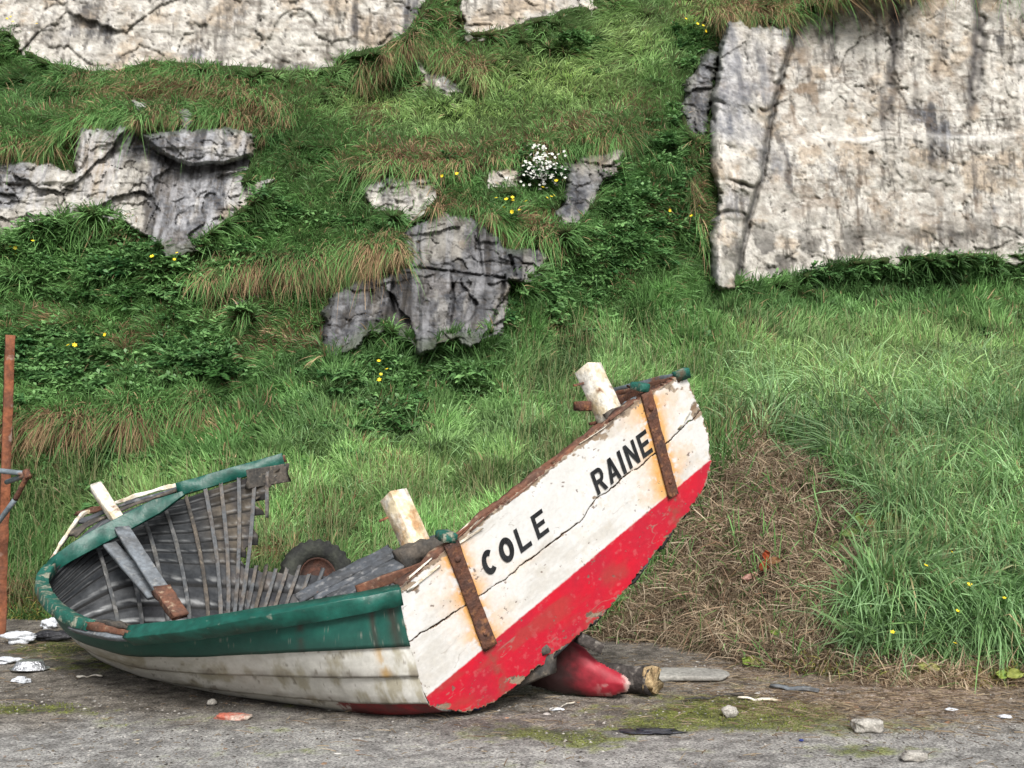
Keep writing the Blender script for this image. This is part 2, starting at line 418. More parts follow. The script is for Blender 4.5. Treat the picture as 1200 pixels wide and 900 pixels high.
def blobs(px, py, lst):
    r = np.zeros(np.shape(px))
    for cx, cy, rx, ry, s in lst:
        r = np.maximum(r, s * np.exp(-((px - cx) / rx) ** 2 - ((py - cy) / ry) ** 2))
    return r
DRY = [(120, 500, 150, 20, 1), (20, 505, 120, 20, 1), (330, 322, 110, 24, .85), (440, 302, 45, 22, 1), (210, 107, 130, 14, .9), (300, 132, 35, 22, .9),
       (60, 175, 70, 20, .7), (70, 130, 60, 10, .5), (530, 78, 40, 24, .8), (440, 95, 25, 20, .8), (500, 185, 80, 22, 1), (600, 170, 50, 22, .8),
       (540, 262, 40, 10, .9), (625, 262, 30, 18, .8), (520, 235, 20, 18, .9), (440, 133, 28, 12, .9), (870, 12, 60, 14, 1), (960, -2, 70, 12, 1),
       (1100, -12, 200, 12, .9), (700, 150, 60, 20, .8), (740, 120, 50, 30, .5), (820, 225, 12, 60, .8), (330, 400, 60, 30, .6), (280, 430, 40, 30, .4),
       (150, 275, 25, 15, .7), (300, 375, 80, 25, .4), (880, 505, 40, 25, .6), (1050, 545, 40, 30, .6), (735, 405, 12, 20, .5), (290, 655, 50, 14, .8),
       (30, 705, 60, 22, .9), (560, 30, 60, 30, .4), (700, 300, 60, 15, .3), (780, 250, 30, 20, .5), (640, 390, 40, 20, .3), (150, 400, 25, 15, .5),
       (60, 365, 25, 15, .4), (980, 785, 80, 14, .9), (1150, 800, 80, 12, .8)]
LUSH = [(640, 105, 110, 40, 1.5), (420, 122, 80, 22, 1.2), (540, 135, 90, 30, 1.4), (730, 50, 70, 50, 1.2), (800, 10, 60, 30, .9), (330, 85, 120, 12, .7), (440, 620, 300, 60, .8), (600, 520, 150, 70, .8),
        (150, 610, 160, 70, .7), (1040, 445, 190, 45, 1.5), (1120, 620, 120, 100, .9), (700, 440, 120, 30, .9), (500, 560, 150, 60, .9)]
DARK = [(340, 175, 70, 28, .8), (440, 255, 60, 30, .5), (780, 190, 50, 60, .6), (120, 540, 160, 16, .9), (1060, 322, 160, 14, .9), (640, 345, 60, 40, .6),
        (200, 430, 120, 30, .4), (500, 420, 150, 25, .7), (680, 320, 80, 30, .6), (860, 345, 50, 15, .6), (30, 100, 80, 20, .5), (830, 60, 20, 60, .7), (1110, 690, 60, 40, .5), (980, 350, 160, 25, .4)]  # shade zones, painted into the grass as darker green
DEAD = [(680, 765), (735, 690), (790, 640), (830, 560), (870, 510), (930, 530), (985, 565), (1020, 590), (1035, 640), (1000, 690), (985, 745), (1010, 775), (1230, 790), (1300, 830), (1000, 830), (700, 800)]

# ---- hillside sheet
uu = np.concatenate([np.linspace(-900, -60, 60)[:-1], np.linspace(-60, 1260, 520), np.linspace(1260, 2300, 70)[1:]])
vv = np.concatenate([np.linspace(-450, -30, 40)[:-1], np.linspace(-30, 840, 400)])
PX, PY = np.meshgrid(uu, vv, indexing='ij')
HD = hill_depth(PX, PY); HV = P(PX, PY, HD)
nn = fbm(p3(HV[..., 0] * 2, HV[..., 2] * 2), 4, 21)
hc = lerp((.028, .045, .014), (.07, .05, .028), np.clip(blobs(PX, PY, DRY) + .25 * nn, 0, 1))
dz = 1 - sstep(-8, 12, sdist(PX, PY, DEAD))
hc = lerp(hc, (.11, .075, .045), dz)
mesh_np('hillside', HV.reshape(-1, 3), [grid_faces(len(uu), len(vv))], M['soil'], origin=(0, 12, 0), col=hc.reshape(-1, 3), smooth=True)
setp(bpy.data.objects['hillside'], 'steep green hillside rising behind the wrecked boat', 'hillside', kind='structure')

# ------------------------------------------------------------ rock faces
def rock(name, key, fwd, cream, scale=1.0, tilt=0.35, step=1.6, label='', bounds=None, tone=1.0, joints=0):
    poly = ROCKS[key]
    xs = [p[0] for p in poly]; ys = [p[1] for p in poly]
    x0, x1, y0, y1 = min(xs) - 12, max(xs) + 12, min(ys) - 12, max(ys) + 26
    if bounds: x0, x1, y0, y1 = bounds
    nx = int((x1 - x0) / step) + 2; ny = int((y1 - y0) / step) + 2
    gx, gy = np.meshgrid(np.linspace(x0, x1, nx), np.linspace(y0, y1, ny), indexing='ij')
    d0 = hill_depth0(gx, gy)
    W = P(gx, gy, d0); x = W[..., 0]; z = W[..., 2]
    wx = x + .35 * fbm(p3(x * 1.3, z * 1.3), 4, 31); wz = z + .35 * fbm(p3(x * 1.3, z * 1.3, 5), 4, 32)
    d1, d2, idn, lx, lz = worley(wx * .9 / scale, wz * .8 / scale, 41)
    off = tilt * (.45 * (idn - .5) + .5 * ((idn * 7.3) % 1 - .5) * lx + .5 * ((idn * 3.7) % 1 - .5) * lz)
    e1, e2, idm, mx_, mz_ = worley(wx * 2.3 / scale, wz * 3.6 / scale, 47)
    off += tilt * .26 * ((idm - .5) + 1.2 * ((idm * 5.1) % 1 - .5) * mx_ + 1.2 * ((idm * 9.7) % 1 - .5) * mz_)
    g1, g2, idg, gx_, gz_ = worley(wx * 6.5 / scale, wz * 9 / scale, 53)
    off += tilt * .13 * ((idg - .5) + 1.0 * ((idg * 5.1) % 1 - .5) * gz_)
    rough = fbm(p3(x * 4, z * 5, off), 6, 61, .66)
    fine = fbm(p3(x * 14, z * 18), 4, 63, .7)
    bedn = fbm(p3(x * .6, z * 7), 4, 67, .6)
    off += .045 * rough + .014 * fine + .10 * tilt * bedn
    crn = fbm(p3(x * 1.6, z * .28, 2), 3, 68, .5)
    crack = (1 - sstep(0.0, .022, np.abs(crn))) * sstep(.15, .4, fbm(p3(x * 1.3, z * 1.3, 9), 3, 69)) * .6
    crh = fbm(p3(x * .22, z * 1.3, 7), 3, 64, .5)
    crack = np.maximum(crack, (1 - sstep(0.0, .02, np.abs(crh))) * sstep(.1, .35, fbm(p3(x * 1.1, z * 1.3, 19), 3, 65)) * .8)
    crack = crack * (.0 if key in ('right', 'upper', 'top') else .35)
    off += .05 * crack
    streak = fbm(p3(x * 5, z * .45), 5, 71, .6)                       # water stains run down
    blot = fbm(p3(x * 1.1, z * 1.1), 5, 73, .6)
    pits = sstep(.30, .48, fbm(p3(x * 8, z * 7), 4, 75, .6))
    off += .02 * pits
    cav = np.zeros_like(off)
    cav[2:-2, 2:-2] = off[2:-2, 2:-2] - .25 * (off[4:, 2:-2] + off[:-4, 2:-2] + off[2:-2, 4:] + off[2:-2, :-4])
    base = lerp((.34, .315, .275), (.56, .535, .485), np.clip(.6 + rough * 1.3, 0, 1))
    grey = lerp((.10, .105, .12), (.34, .34, .35), np.clip(.45 + .9 * fbm(p3(x * 4, z * 1.5), 5, 77, .65) + .7 * fine, 0, 1))
    gm = sstep(-.15, .25, blot + .35 * streak + (.32 - cream))
    colr = lerp(base, grey, gm)
    colr = lerp(colr, (.34, .24, .14), .5 * sstep(.05, .4, fbm(p3(x * 2, z * 2.4, 8), 5, 79, .6)) * (1 - gm * .7))
    colr = lerp(colr, (.05, .048, .05), .8 * sstep(.12, .4, streak + .3 * fine) * sstep(-.2, .3, blot + .1))
    colr = lerp(colr, (.66, .63, .58), .5 * sstep(.2, .45, fbm(p3(x * 4.5, z * 1.2, 4), 5, 81, .6)))
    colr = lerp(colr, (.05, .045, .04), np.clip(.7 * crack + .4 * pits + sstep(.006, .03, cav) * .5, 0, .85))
    fj = sstep(.10, .38, fbm(p3(x * 16, z * 3.0, 1), 4, 83, .6)) * sstep(-.15, .25, fbm(p3(x * 1.6, z * 1.6, 2), 3, 84))
    colr = lerp(colr, (.09, .08, .07), .72 * fj)
    fh = sstep(.16, .40, fbm(p3(x * 4, z * 15, 1), 4, 85, .6)) * sstep(-.05, .3, fbm(p3(x * 1.4, z * 1.6, 6), 3, 86))
    colr = lerp(colr, (.12, .10, .08), .6 * fh); off += .012 * (fj + fh)
    spk = sstep(.18, .42, fbm(p3(x * 20, z * 22, 1), 3, 87, .6)) * sstep(-.3, .2, blot)
    colr = lerp(colr, (.13, .11, .09), .5 * spk)
    colr = colr * (1 + .45 * fine[..., None])
    sd = sdist(gx, gy, poly)
    if key == 'right':
        cr = [(929, 30), (918, 80), (905, 130), (897, 175), (890, 212), (876, 262), (864, 335)]
        cx = np.interp(gy, [p[1] for p in cr], [p[0] for p in cr]) + 1.3 * vnoise(p3(gy / 7., gy * 0), 91) + 1.5 * vnoise(p3(gy / 40., gy * 0), 92)
        left = sstep(3, -3, gx - cx) if False else 1 - sstep(-4, 4, gx - cx)
        pill = np.clip((gx - 828) / 75., 0, 1)
        off -= left * (.60 * sstep(.0, .22, pill) * (1 - .5 * sstep(.62, 1.0, pill)) + .10 * vnoise(p3(gx / 13., gy / 40.), 196))
        for yl, dep in ((124, .12), (166, .16), (216, .2), (252, .1)):
            yy = yl + (gx - 870) * .12 + 4 * vnoise(p3(gx / 14., gx * 0 + yl), 92)
            am = np.clip(.5 + 1.2 * vnoise(p3(gx / 20., gx * 0 + yl * 3), 192), .05, 1)
            off += left * dep * am * np.exp(-((gy - yy) / 2.4) ** 2)
            off += left * (.10 * sstep(0, 14, gy - yy) * (1 - sstep(14, 34, gy - yy)))
            colr = lerp(colr, (.05, .045, .04), left * .7 * am * np.exp(-((gy - yy) / 2.0) ** 2))
        ck = np.exp(-((gx - cx - 1) / 3.0) ** 2)
        off += .25 * ck
        colr = lerp(colr, (.04, .04, .04), .75 * ck)
        colr = lerp(colr, grey * 1.25, left * .55 * sstep(-.2, .3, blot + .5 * streak))  # pillar shading painted as grey streaks
        colr = lerp(colr, (.10, .10, .105), (1 - left) * .55 * np.exp(-np.maximum(gx - cx, 0) / 16.) * sstep(-.3, .3, fine + streak))  # shade right of the cleft painted into the rock colour
        right = 1 - left
        bed = 160 + 4 * vnoise(p3(gx / 40., gx * 0 + 2), 93) - (gx - 1000) * .012
        off += right * .16 * (sstep(-3, 3, gy - bed) - .5) * sstep(905, 950, gx) * -1
        colr = lerp(colr, (.66, .64, .60), right * np.clip(.30 + .6 * vnoise(p3(gx / 35., gy / 6.), 193), 0, .9) * np.exp(-((gy - bed - 4) / 4.0) ** 2) * sstep(910, 940, gx))
        off -= right * .12 * sstep(235, 262, gy)
        colr = lerp(colr, (.10, .09, .08), right * .55 * np.exp(-((gy - 272 - 4 * vnoise(p3(gx / 25., gx * 0), 95)) / 7) ** 2) * sstep(960, 1010, gx))
        # narrow vertical joints with dark seepage
        for jx, y0_, y1_, s in ((958, 28, 70, .5), (975, 15, 90, .7), (1048, -30, 150, .9), (1040, 90, 165, .6), (1142, -30, 145, 1.0), (1150, 20, 120, .8), (1100, 10, 120, .5), (1195, 0, 110, .5), (1076, 70, 140, .4), (1250, 0, 150, .8)):
            jj = jx - (gy - 60) * .06 + 3 * vnoise(p3(gy / 12., gy * 0 + jx), 96)
            en = sstep(y0_ - 10, y0_ + 10, gy) * (1 - sstep(y1_ - 30, y1_ + 10, gy))
            kk = np.exp(-((gx - jj) / (2.2 + 3 * s)) ** 2) * en
            off += .08 * kk * s
            colr = lerp(colr, (.07, .065, .065), .9 * kk * s)
        brown = blobs(gx, gy, [(945, 110, 45, 60, .7), (1090, 110, 80, 40, .35), (990, 230, 90, 50, .45), (1120, 250, 90, 30, .45)])
        sp = sstep(.05, .3, fbm(p3(x * 7, z * 5), 4, 97))
        colr = lerp(colr, (.20, .14, .09), brown * sp)
        low = blobs(gx, gy, [(900, 300, 60, 40, 1), (1000, 290, 120, 35, .8), (1150, 270, 120, 30, .5)])
        ds = sstep(.0, .3, fbm(p3(x * 5, z * 4, 3), 4, 98))
        colr = lerp(colr, (.07, .065, .06), low * ds * .85)
        off += .05 * low * ds
    sde = np.minimum(sd, sdist(gx, gy - 14, poly) + 2)
    if key == 'left':
        ob = sdist(gx, gy, [(163, 157), (262, 143), (306, 158), (300, 183), (262, 193), (222, 196), (186, 180)]) + 2 * fbm(p3(gx / 8., gy / 8.), 3, 301)
        off -= .42 * (1 - sstep(-5, 1, ob))
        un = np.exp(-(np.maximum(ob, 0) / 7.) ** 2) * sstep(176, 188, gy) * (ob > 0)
        off += .18 * un; colr = lerp(colr, (.05, .045, .04), .6 * un)  # recess below the overhang, its shade painted in dark
        for a_ in (100, 132, 158, 235, 262): off += .05 * np.exp(-((gx - a_ - 3 * vnoise(p3(gy / 9., gy * 0 + a_), 302)) / 2.2) ** 2)
    if key == 'mid':
        for ln_, wd_ in (([(455, 312), (490, 314), (540, 320), (592, 326)], 1.6), ([(493, 258), (490, 290), (493, 316)], 1.6), ([(562, 252), (560, 285), (566, 322)], 1.2), ([(592, 322), (588, 350), (575, 380)], 1.8), ([(528, 320), (532, 350), (528, 384)], 1.2), ([(462, 318), (458, 345), (462, 366)], 1.6), ([(598, 300), (604, 322)], 1.6)):
            q_ = np.exp(-((ldist(gx, gy, ln_) + 1.5 * fbm(p3(gx / 7., gy / 7.), 3, 303)) / wd_) ** 2)
            off += .12 * q_; colr = lerp(colr, (.03, .03, .035), .75 * q_)
        off -= .10 * sstep(316, 322, gy) * sstep(455, 470, gx)
        off += .16 * sstep(458, 464, gx + .2 * (gy - 330)) * (1 - sstep(490, 496, gx)) * sstep(316, 322, gy)
    if joints:
        off += .10 * (worley(x * 2.2 + .3 * fbm(p3(x, z), 2, 304), z * .35, 305)[2] - .5)
        je = (1 - sstep(0, .045, d2 - d1)) * sstep(-.1, .2, fbm(p3(x * 2, z * 2, 12), 3, 88)) * .3
        je2 = (1 - sstep(0, .06, e2 - e1)) * sstep(.05, .3, fbm(p3(x * 2, z * 2, 14), 3, 89)) * .4
        je = np.maximum(je, je2); off += .05 * je
        colr = lerp(colr, (.035, .035, .04), je)
        vst = sstep(.08, .35, fbm(p3(x * 7, z * .7, 21), 5, 90, .65))
        colr = lerp(colr, (.55, .55, .57), .45 * vst * (1 - je))
    colr = colr * tone * .86
    edge = sstep(-7, 7, sde + 9 * fbm(p3(gx / 14., gy / 14.), 4, 99, .6))
    d = d0 - fwd + off
    d = d * (1 - edge) + (d0 + .75) * edge
    V = P(gx, gy, d)
    colr = lerp(colr, (.05, .07, .03), .5 * sstep(-12, 0, sd) * (sstep(-.1, .2, blot)))
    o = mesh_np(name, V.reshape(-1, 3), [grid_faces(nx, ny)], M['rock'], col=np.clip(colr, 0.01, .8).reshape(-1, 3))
    return setp(o, label, 'cliff' if 'cliff' in name else 'rock outcrop', kind='structure')

rock('cliff', 'right', .35, .66, 1.0, .13, 1.5, 'tall pale limestone cliff face with vertical dark joints, right of the grassy gully')
rock('cliff', 'upper', .3, .62, 1.4, .28, 1.8, 'cream limestone cliff along the top left of the hillside')
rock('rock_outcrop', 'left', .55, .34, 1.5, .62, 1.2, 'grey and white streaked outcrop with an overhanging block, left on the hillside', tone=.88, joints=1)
rock('rock_outcrop', 'mid', .6, .02, 1.8, .62, 1.1, 'dark grey outcrop in the middle of the hillside', tone=.52, joints=1)
rock('rock_outcrop', 'mid_top', .35, .62, .8, .45, 1.3, 'cream lumpy outcrop above the dark grey one')
rock('rock_outcrop', 'cream', .3, .75, .8, .4, 1.3, 'small cream block beside the white flowered bush')
rock('rock_outcrop', 'side', .35, .1, .8, .4, 1.4, 'grey broken outcrop right of the white flowered bush', tone=.6)
rock('rock_outcrop', 'slab', .35, .0, .9, .4, 1.4, 'dark grey slab leaning against the left edge of the pale cliff', tone=.6)
rock('rock_outcrop', 'top', .35, .6, 1.0, .3, 1.6, 'pale rock band at the top centre of the hillside')
rock('rock_outcrop', 'nub', .35, .6, .6, .4, 1.4, 'small pale rock under a drooping grass tussock near the top')
rock('rock_outcrop', 'nub_b', .3, .2, .6, .4, 1.4, 'small square rock poking from turf above the left outcrop')
rock('rock_outcrop', 'nub_c', .3, .3, .6, .4, 1.4, 'narrow pale rock poking from turf above the overhanging block')
rock('rock_outcrop', 'nub_d', .3, .1, .6, .4, 1.4, 'tiny grey rock showing through grass left of the dark outcrop')

# ------------------------------------------------------------ ground
gxs = np.concatenate([-np.geomspace(300, 5.2, 26), np.linspace(-5, 5, 400), np.geomspace(5.2, 300, 26)])
gys = np.concatenate([-np.geomspace(60, .1, 8), np.linspace(.5, 4.6, 20), np.linspace(4.65, 10.8, 300), np.geomspace(11, 400, 26)])
X, Y = np.meshgrid(gxs, gys, indexing='ij')
def ground_z(X, Y):
    near = (1 - sstep(9, 14, np.abs(X))) * (1 - sstep(11, 14, Y)) * sstep(2, 4, Y)
    return near * (.018 * fbm(p3(X * 1.6, Y * 1.6), 4, 101) + .006 * fbm(p3(X * 11, Y * 11), 3, 103))
Z = ground_z(X, Y)
qx, qy = PROJ(np.stack([X, np.maximum(Y, .6), Z], -1))
n1 = fbm(p3(X * 2.2, Y * 2.2), 5, 111, .6); n2 = fbm(p3(X * 14, Y * 14), 4, 113, .65); n3 = fbm(p3(X * .8, Y * 1.6), 3, 115)
gc = lerp((.20, .192, .182), (.50, .485, .46), np.clip(.5 + 1.0 * n2 + .3 * n1, 0, 1))
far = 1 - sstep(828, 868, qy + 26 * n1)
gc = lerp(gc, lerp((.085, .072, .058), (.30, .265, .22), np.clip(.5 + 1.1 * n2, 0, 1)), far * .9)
mossz = blobs(qx, qy, [(860, 835, 130, 20, 1.1), (760, 850, 90, 14, .8), (640, 862, 120, 16, .6), (30, 832, 80, 8, .8), (230, 848, 120, 10, .3), (330, 880, 160, 14, .25), (60, 762, 70, 20, .6), (1050, 850, 120, 14, .4), (900, 800, 60, 14, .4), (120, 770, 60, 10, .6), (960, 880, 200, 10, .4)])
mo = sstep(.20, .55, mossz + .55 * n1 + .35 * n2 - .05)
gc = lerp(gc, lerp((.06, .08, .012), (.20, .23, .04), np.clip(.5 + n2 * 1.3, 0, 1)), mo * .85)
wet = blobs(qx, qy, [(70, 765, 120, 16, .6), (560, 850, 160, 14, .5), (250, 825, 200, 12, .5), (780, 780, 90, 14, .3)])
gc = lerp(gc, (.035, .03, .025), wet * sstep(-.3, .3, n1 + .2))
litter = blobs(qx, qy, [(1050, 815, 170, 28, 1), (900, 790, 120, 14, .6)])
gc = lerp(gc, lerp((.12, .08, .05), (.46, .34, .26), np.clip(.5 + n2 * 1.4, 0, 1)), litter * sstep(-.35, .05, n1 + .15) * .9)
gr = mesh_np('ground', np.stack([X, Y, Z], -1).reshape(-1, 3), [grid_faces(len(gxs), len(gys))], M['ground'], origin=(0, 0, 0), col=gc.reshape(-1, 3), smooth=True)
setp(gr, 'worn grey tarmac with moss and grit below the wrecked boat', 'ground', kind='structure')

# ------------------------------------------------------------ grass
def norm(v): return v / (np.linalg.norm(v, axis=-1, keepdims=True) + 1e-9)

def blades(name, root, dirv, h, w, droop, col, mat, label, cat='grass', tipfac=1.25):
    n = len(root)
    side = norm(np.cross(dirv, RNG.normal(size=(n, 3)) * .6 + np.array([0, 1.0, .2])))
    lv = [0, .38, .74, 1.0]; wf = [1, .9, .55]
    Vs = []; Cs = []
    bend = norm(np.stack([RNG.normal(size=n), RNG.normal(size=n) - .5, np.zeros(n)], -1))
    for i, t in enumerate(lv):
        c = root + dirv * (h * t)[:, None] + np.array([0, 0, -1.]) * (h * droop * t * t)[:, None] + bend * (h * .28 * t * t)[:, None] * np.minimum(droop, 1)[:, None]
        cc = np.clip(col * (.62 + (tipfac - .62) * t), 0, .9)  # root shade put into the blade colour, fading towards the tip
        if i < 3:
            Vs += [c - side * (w * wf[i] * .5)[:, None], c + side * (w * wf[i] * .5)[:, None]]; Cs += [cc, cc]
        else:
            Vs.append(c); Cs.append(cc)
    V = np.stack(Vs, 1).reshape(-1, 3); C = np.stack(Cs, 1).reshape(-1, 3)
    b = np.arange(n)[:, None] * 7
    q = np.concatenate([b + np.array([[0, 1, 3, 2]]), b + np.array([[2, 3, 5, 4]])])
    t3 = b + np.array([[4, 5, 6]])
    o = mesh_np(name, V, [q, t3], mat, origin=(0, 10, 0), col=C)
    return setp(o, label, cat, kind='stuff')

def sample(n, x0, x1, y0, y1, accept=None):
    px = RNG.uniform(x0, x1, n); py = RNG.uniform(y0, y1, n)
    sd = rock_sd(px, py)
    k = sd + 9 * fbm(p3(px / 14., py / 14.), 4, 99, .6) > -3 + 4 * RNG.normal(size=n)
    k |= (sd > -60) & (sd + 60 * fbm(p3(px / 40., py / 14.), 3, 98) > 6) & (sd > -25) & (px < 800)
    if accept is not None: k &= accept(px, py)
    px, py = px[k], py[k]
    d = hill_depth(px, py); r = P(px, py, d)
    k = r[:, 2] > -.03
    return px[k], py[k], r[k], d[k]

def clump(r, s, seed):
    d1, d2, idn, lx, lz = worley(r[:, 0] * s, r[:, 2] * s * 1.2 + r[:, 1] * s * .3, seed)
    return d1, idn, np.stack([lx, -lz * .6, lz * .3], -1)
def noise_at(r, s, seed): return fbm(p3(r[:, 0] * s, r[:, 2] * s, r[:, 1] * s * .5), 3, seed)

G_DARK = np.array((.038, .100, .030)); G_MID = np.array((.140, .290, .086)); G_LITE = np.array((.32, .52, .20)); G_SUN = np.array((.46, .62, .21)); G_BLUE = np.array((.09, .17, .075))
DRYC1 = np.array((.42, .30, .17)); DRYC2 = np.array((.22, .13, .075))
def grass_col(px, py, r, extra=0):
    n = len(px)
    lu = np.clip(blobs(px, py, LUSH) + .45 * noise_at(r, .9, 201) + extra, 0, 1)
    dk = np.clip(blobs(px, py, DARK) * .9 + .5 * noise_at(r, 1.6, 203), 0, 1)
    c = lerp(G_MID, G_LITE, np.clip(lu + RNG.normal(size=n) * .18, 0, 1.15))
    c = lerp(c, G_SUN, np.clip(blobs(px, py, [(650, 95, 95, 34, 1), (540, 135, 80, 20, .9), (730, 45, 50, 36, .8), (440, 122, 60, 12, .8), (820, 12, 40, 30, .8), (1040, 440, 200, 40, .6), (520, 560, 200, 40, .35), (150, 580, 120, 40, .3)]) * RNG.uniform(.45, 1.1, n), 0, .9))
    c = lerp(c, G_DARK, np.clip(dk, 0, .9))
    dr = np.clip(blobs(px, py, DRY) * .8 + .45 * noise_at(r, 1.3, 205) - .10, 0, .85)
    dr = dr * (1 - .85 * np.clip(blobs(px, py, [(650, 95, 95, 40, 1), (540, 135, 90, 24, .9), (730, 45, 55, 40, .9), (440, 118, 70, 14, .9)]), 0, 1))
    isdry = RNG.uniform(size=n) < dr
    dc = lerp(DRYC1, DRYC2, np.clip(RNG.uniform(size=n) + .4 * noise_at(r, 2.5, 207), 0, 1))
    c = np.where(isdry[:, None], dc, c)
    stray = RNG.uniform(size=n) < .02
    c = np.where(stray[:, None], DRYC1 * 1.1, c)
    return c * RNG.uniform(.75, 1.2, size=(n, 1)), isdry

# 1. hill turf: longish hair combed down the slope
def up_zone(px, py):
    lim = np.interp(px, [-300, 250, 400, 640, 830, 1300], [520, 505, 420, 400, 345, 320]) + 14 * vnoise(p3(px / 25., px * 0), 220)
    return py < lim
px, py, r, d = sample(310000, -220, 1420, -70, 560, up_zone)
nrm = hill_normal(px, py)
n = len(px)
c, isdry = grass_col(px, py, r, -.12)
ftx = np.stack([noise_at(r, .7, 231), noise_at(r, .7, 233) * .4, noise_at(r, .7, 235) * .3], -1)
br = np.zeros(n)
for line, A in BROWS:
    xs = np.array([p[0] for p in line], float); ys = np.array([p[1] for p in line], float)
    t = np.interp(px, xs, ys) - py
    e = (px > xs[0] - 20) & (px < xs[-1] + 20)
    br = np.maximum(br, np.where(e & (t > -8) & (t < 22), 1 - np.abs(t - 5) / 22, 0))
br = np.clip(br, 0, 1)
dirv = norm(nrm * .55 + np.array([0, 0, .45]) + ftx * 1.1 + RNG.normal(size=(n, 3)) * .22)
k1, kid, kl = clump(r, 2.6, 291)
dirv = norm(dirv + kl * 1.0)
c = c * (.72 + .5 * kid[:, None]) * (1.15 - .5 * np.clip(k1 - .25, 0, .6))[:, None]
dirv = norm(dirv * (1 - br[:, None] * .4) + np.array([0, -.8, .0]) * br[:, None])
h = RNG.uniform(.13, .30, n) * (1 + .5 * noise_at(r, 1.2, 237)) * (1 + 1.0 * br)
droop = RNG.uniform(.35, .9, n) + .5 * br
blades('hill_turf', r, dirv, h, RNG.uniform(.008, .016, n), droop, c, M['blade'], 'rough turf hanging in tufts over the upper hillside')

# 2. hanging dry fringe along the brows
R_, D_, H_, C_, Dr_ = [], [], [], [], []
for line, A in BROWS:
    xs = np.array([p[0] for p in line], float); ys = np.array([p[1] for p in line], float)
    n = int((xs[-1] - xs[0]) * 44)
    px = RNG.uniform(xs[0] - 10, xs[-1] + 10, n)
    py = np.interp(px, xs, ys) - 3 - np.abs(RNG.normal(size=n)) * 11 + 7 * vnoise(p3(px / 17., px * 0 + 4), 249)
    keep = (vnoise(p3(px / 20., px * 0 + A * 30), 241) + RNG.uniform(-.3, .5, n)) > .0
    px, py = px[keep], py[keep]; n = len(px)
    r = P(px, py, hill_depth(px, py))
    nz = noise_at(r, 1.5, 243)
    D_.append(norm(np.stack([RNG.normal(size=n) * .42 + .8 * noise_at(r, 1.6, 247), -np.ones(n) * .75, RNG.uniform(-.45, .5, n)], -1)))
    H_.append(RNG.uniform(.08, .36, n) * (1 + .6 * nz) * (.6 if (xs[0] in (495., 425., -200.) and ys[0] < 300) else 1)); Dr_.append(RNG.uniform(.9, 1.6, n))
    dc = lerp(DRYC1 * 1.15, DRYC2, np.clip(RNG.uniform(size=n) * .9 + nz * .6, 0, 1))
    gm = RNG.uniform(size=n) < .30 + .8 * nz
    dc = np.where(gm[:, None], G_MID, dc)
    C_.append(dc * RNG.uniform(.7, 1.2, size=(n, 1))); R_.append(r)
r = np.concatenate(R_); n = len(r)
blades('dry_grass_fringe', r, np.concatenate(D_), np.concatenate(H_), RNG.uniform(.006, .012, n), np.concatenate(Dr_), np.concatenate(C_), M['dry'],
       'brown dead grass drooping over the rock edges and turf ledges', 'dry grass', 1.0)

# 3. tall meadow grass on the lower slope
def low_zone(px, py):
    lim = np.interp(px, [-300, 0, 230, 400, 640, 830, 1300], [545, 545, 520, 405, 385, 335, 318]) + 10 * vnoise(p3(px / 25., px * 0), 221)
    dead = sdist(px, py, DEAD) + 34 * fbm(p3(px / 30., py / 30.), 4, 222)
    p = np.clip(.10 + dead / 40., .02, 1)
    return (py > lim - 12) & (RNG.uniform(size=px.shape) < p)
px, py, r, d = sample(330000, -220, 1420, 310, 815, low_zone)
n = len(px)
c, isdry = grass_col(px, py, r, .12)
cl = noise_at(r, 1.4, 251); cl2 = noise_at(r, 4.0, 252)
lean = np.stack([noise_at(r, .8, 253) * .8 + .06, noise_at(r, .8, 255) * .5 - .3, np.zeros(n)], -1)
dirv = norm(np.array([0, 0, 1.0]) + lean + RNG.normal(size=(n, 3)) * np.array([.24, .24, .1]))
near = 1 - sstep(8, 12.5, d)
k1, kid, kl = clump(r, 2.1, 293)
dirv = norm(dirv + kl * .75)
c = c * (.55 + .75 * kid[:, None]) * (1.12 - .45 * np.clip(k1 - .2, 0, .6))[:, None]  # clump shading painted into the blades, darker towards each clump's rim
h = RNG.uniform(.20, .46, n) * (1.1 - .4 * k1) * (1 + .5 * cl + .3 * cl2) * (.8 + .35 * near)
h *= 1 - .5 * np.exp(-((px - 35) / 70) ** 2 - ((py - 715) / 30) ** 2)
h *= np.where(py > 735, .75, 1) * (1 - .3 * sstep(980, 1060, px) * sstep(500, 580, py))
w = RNG.uniform(.006, .0135, n) * (.8 + .05 * d)
c = lerp(c, np.array((.045, .12, .03)), .6 * near * sstep(1000, 1100, px) * sstep(520, 600, py))
blades('meadow_grass', r, dirv, h, w, RNG.uniform(.15, .8, n) ** 1.1, c, M['blade'], 'long lush grass covering the slope behind and beside the boat')

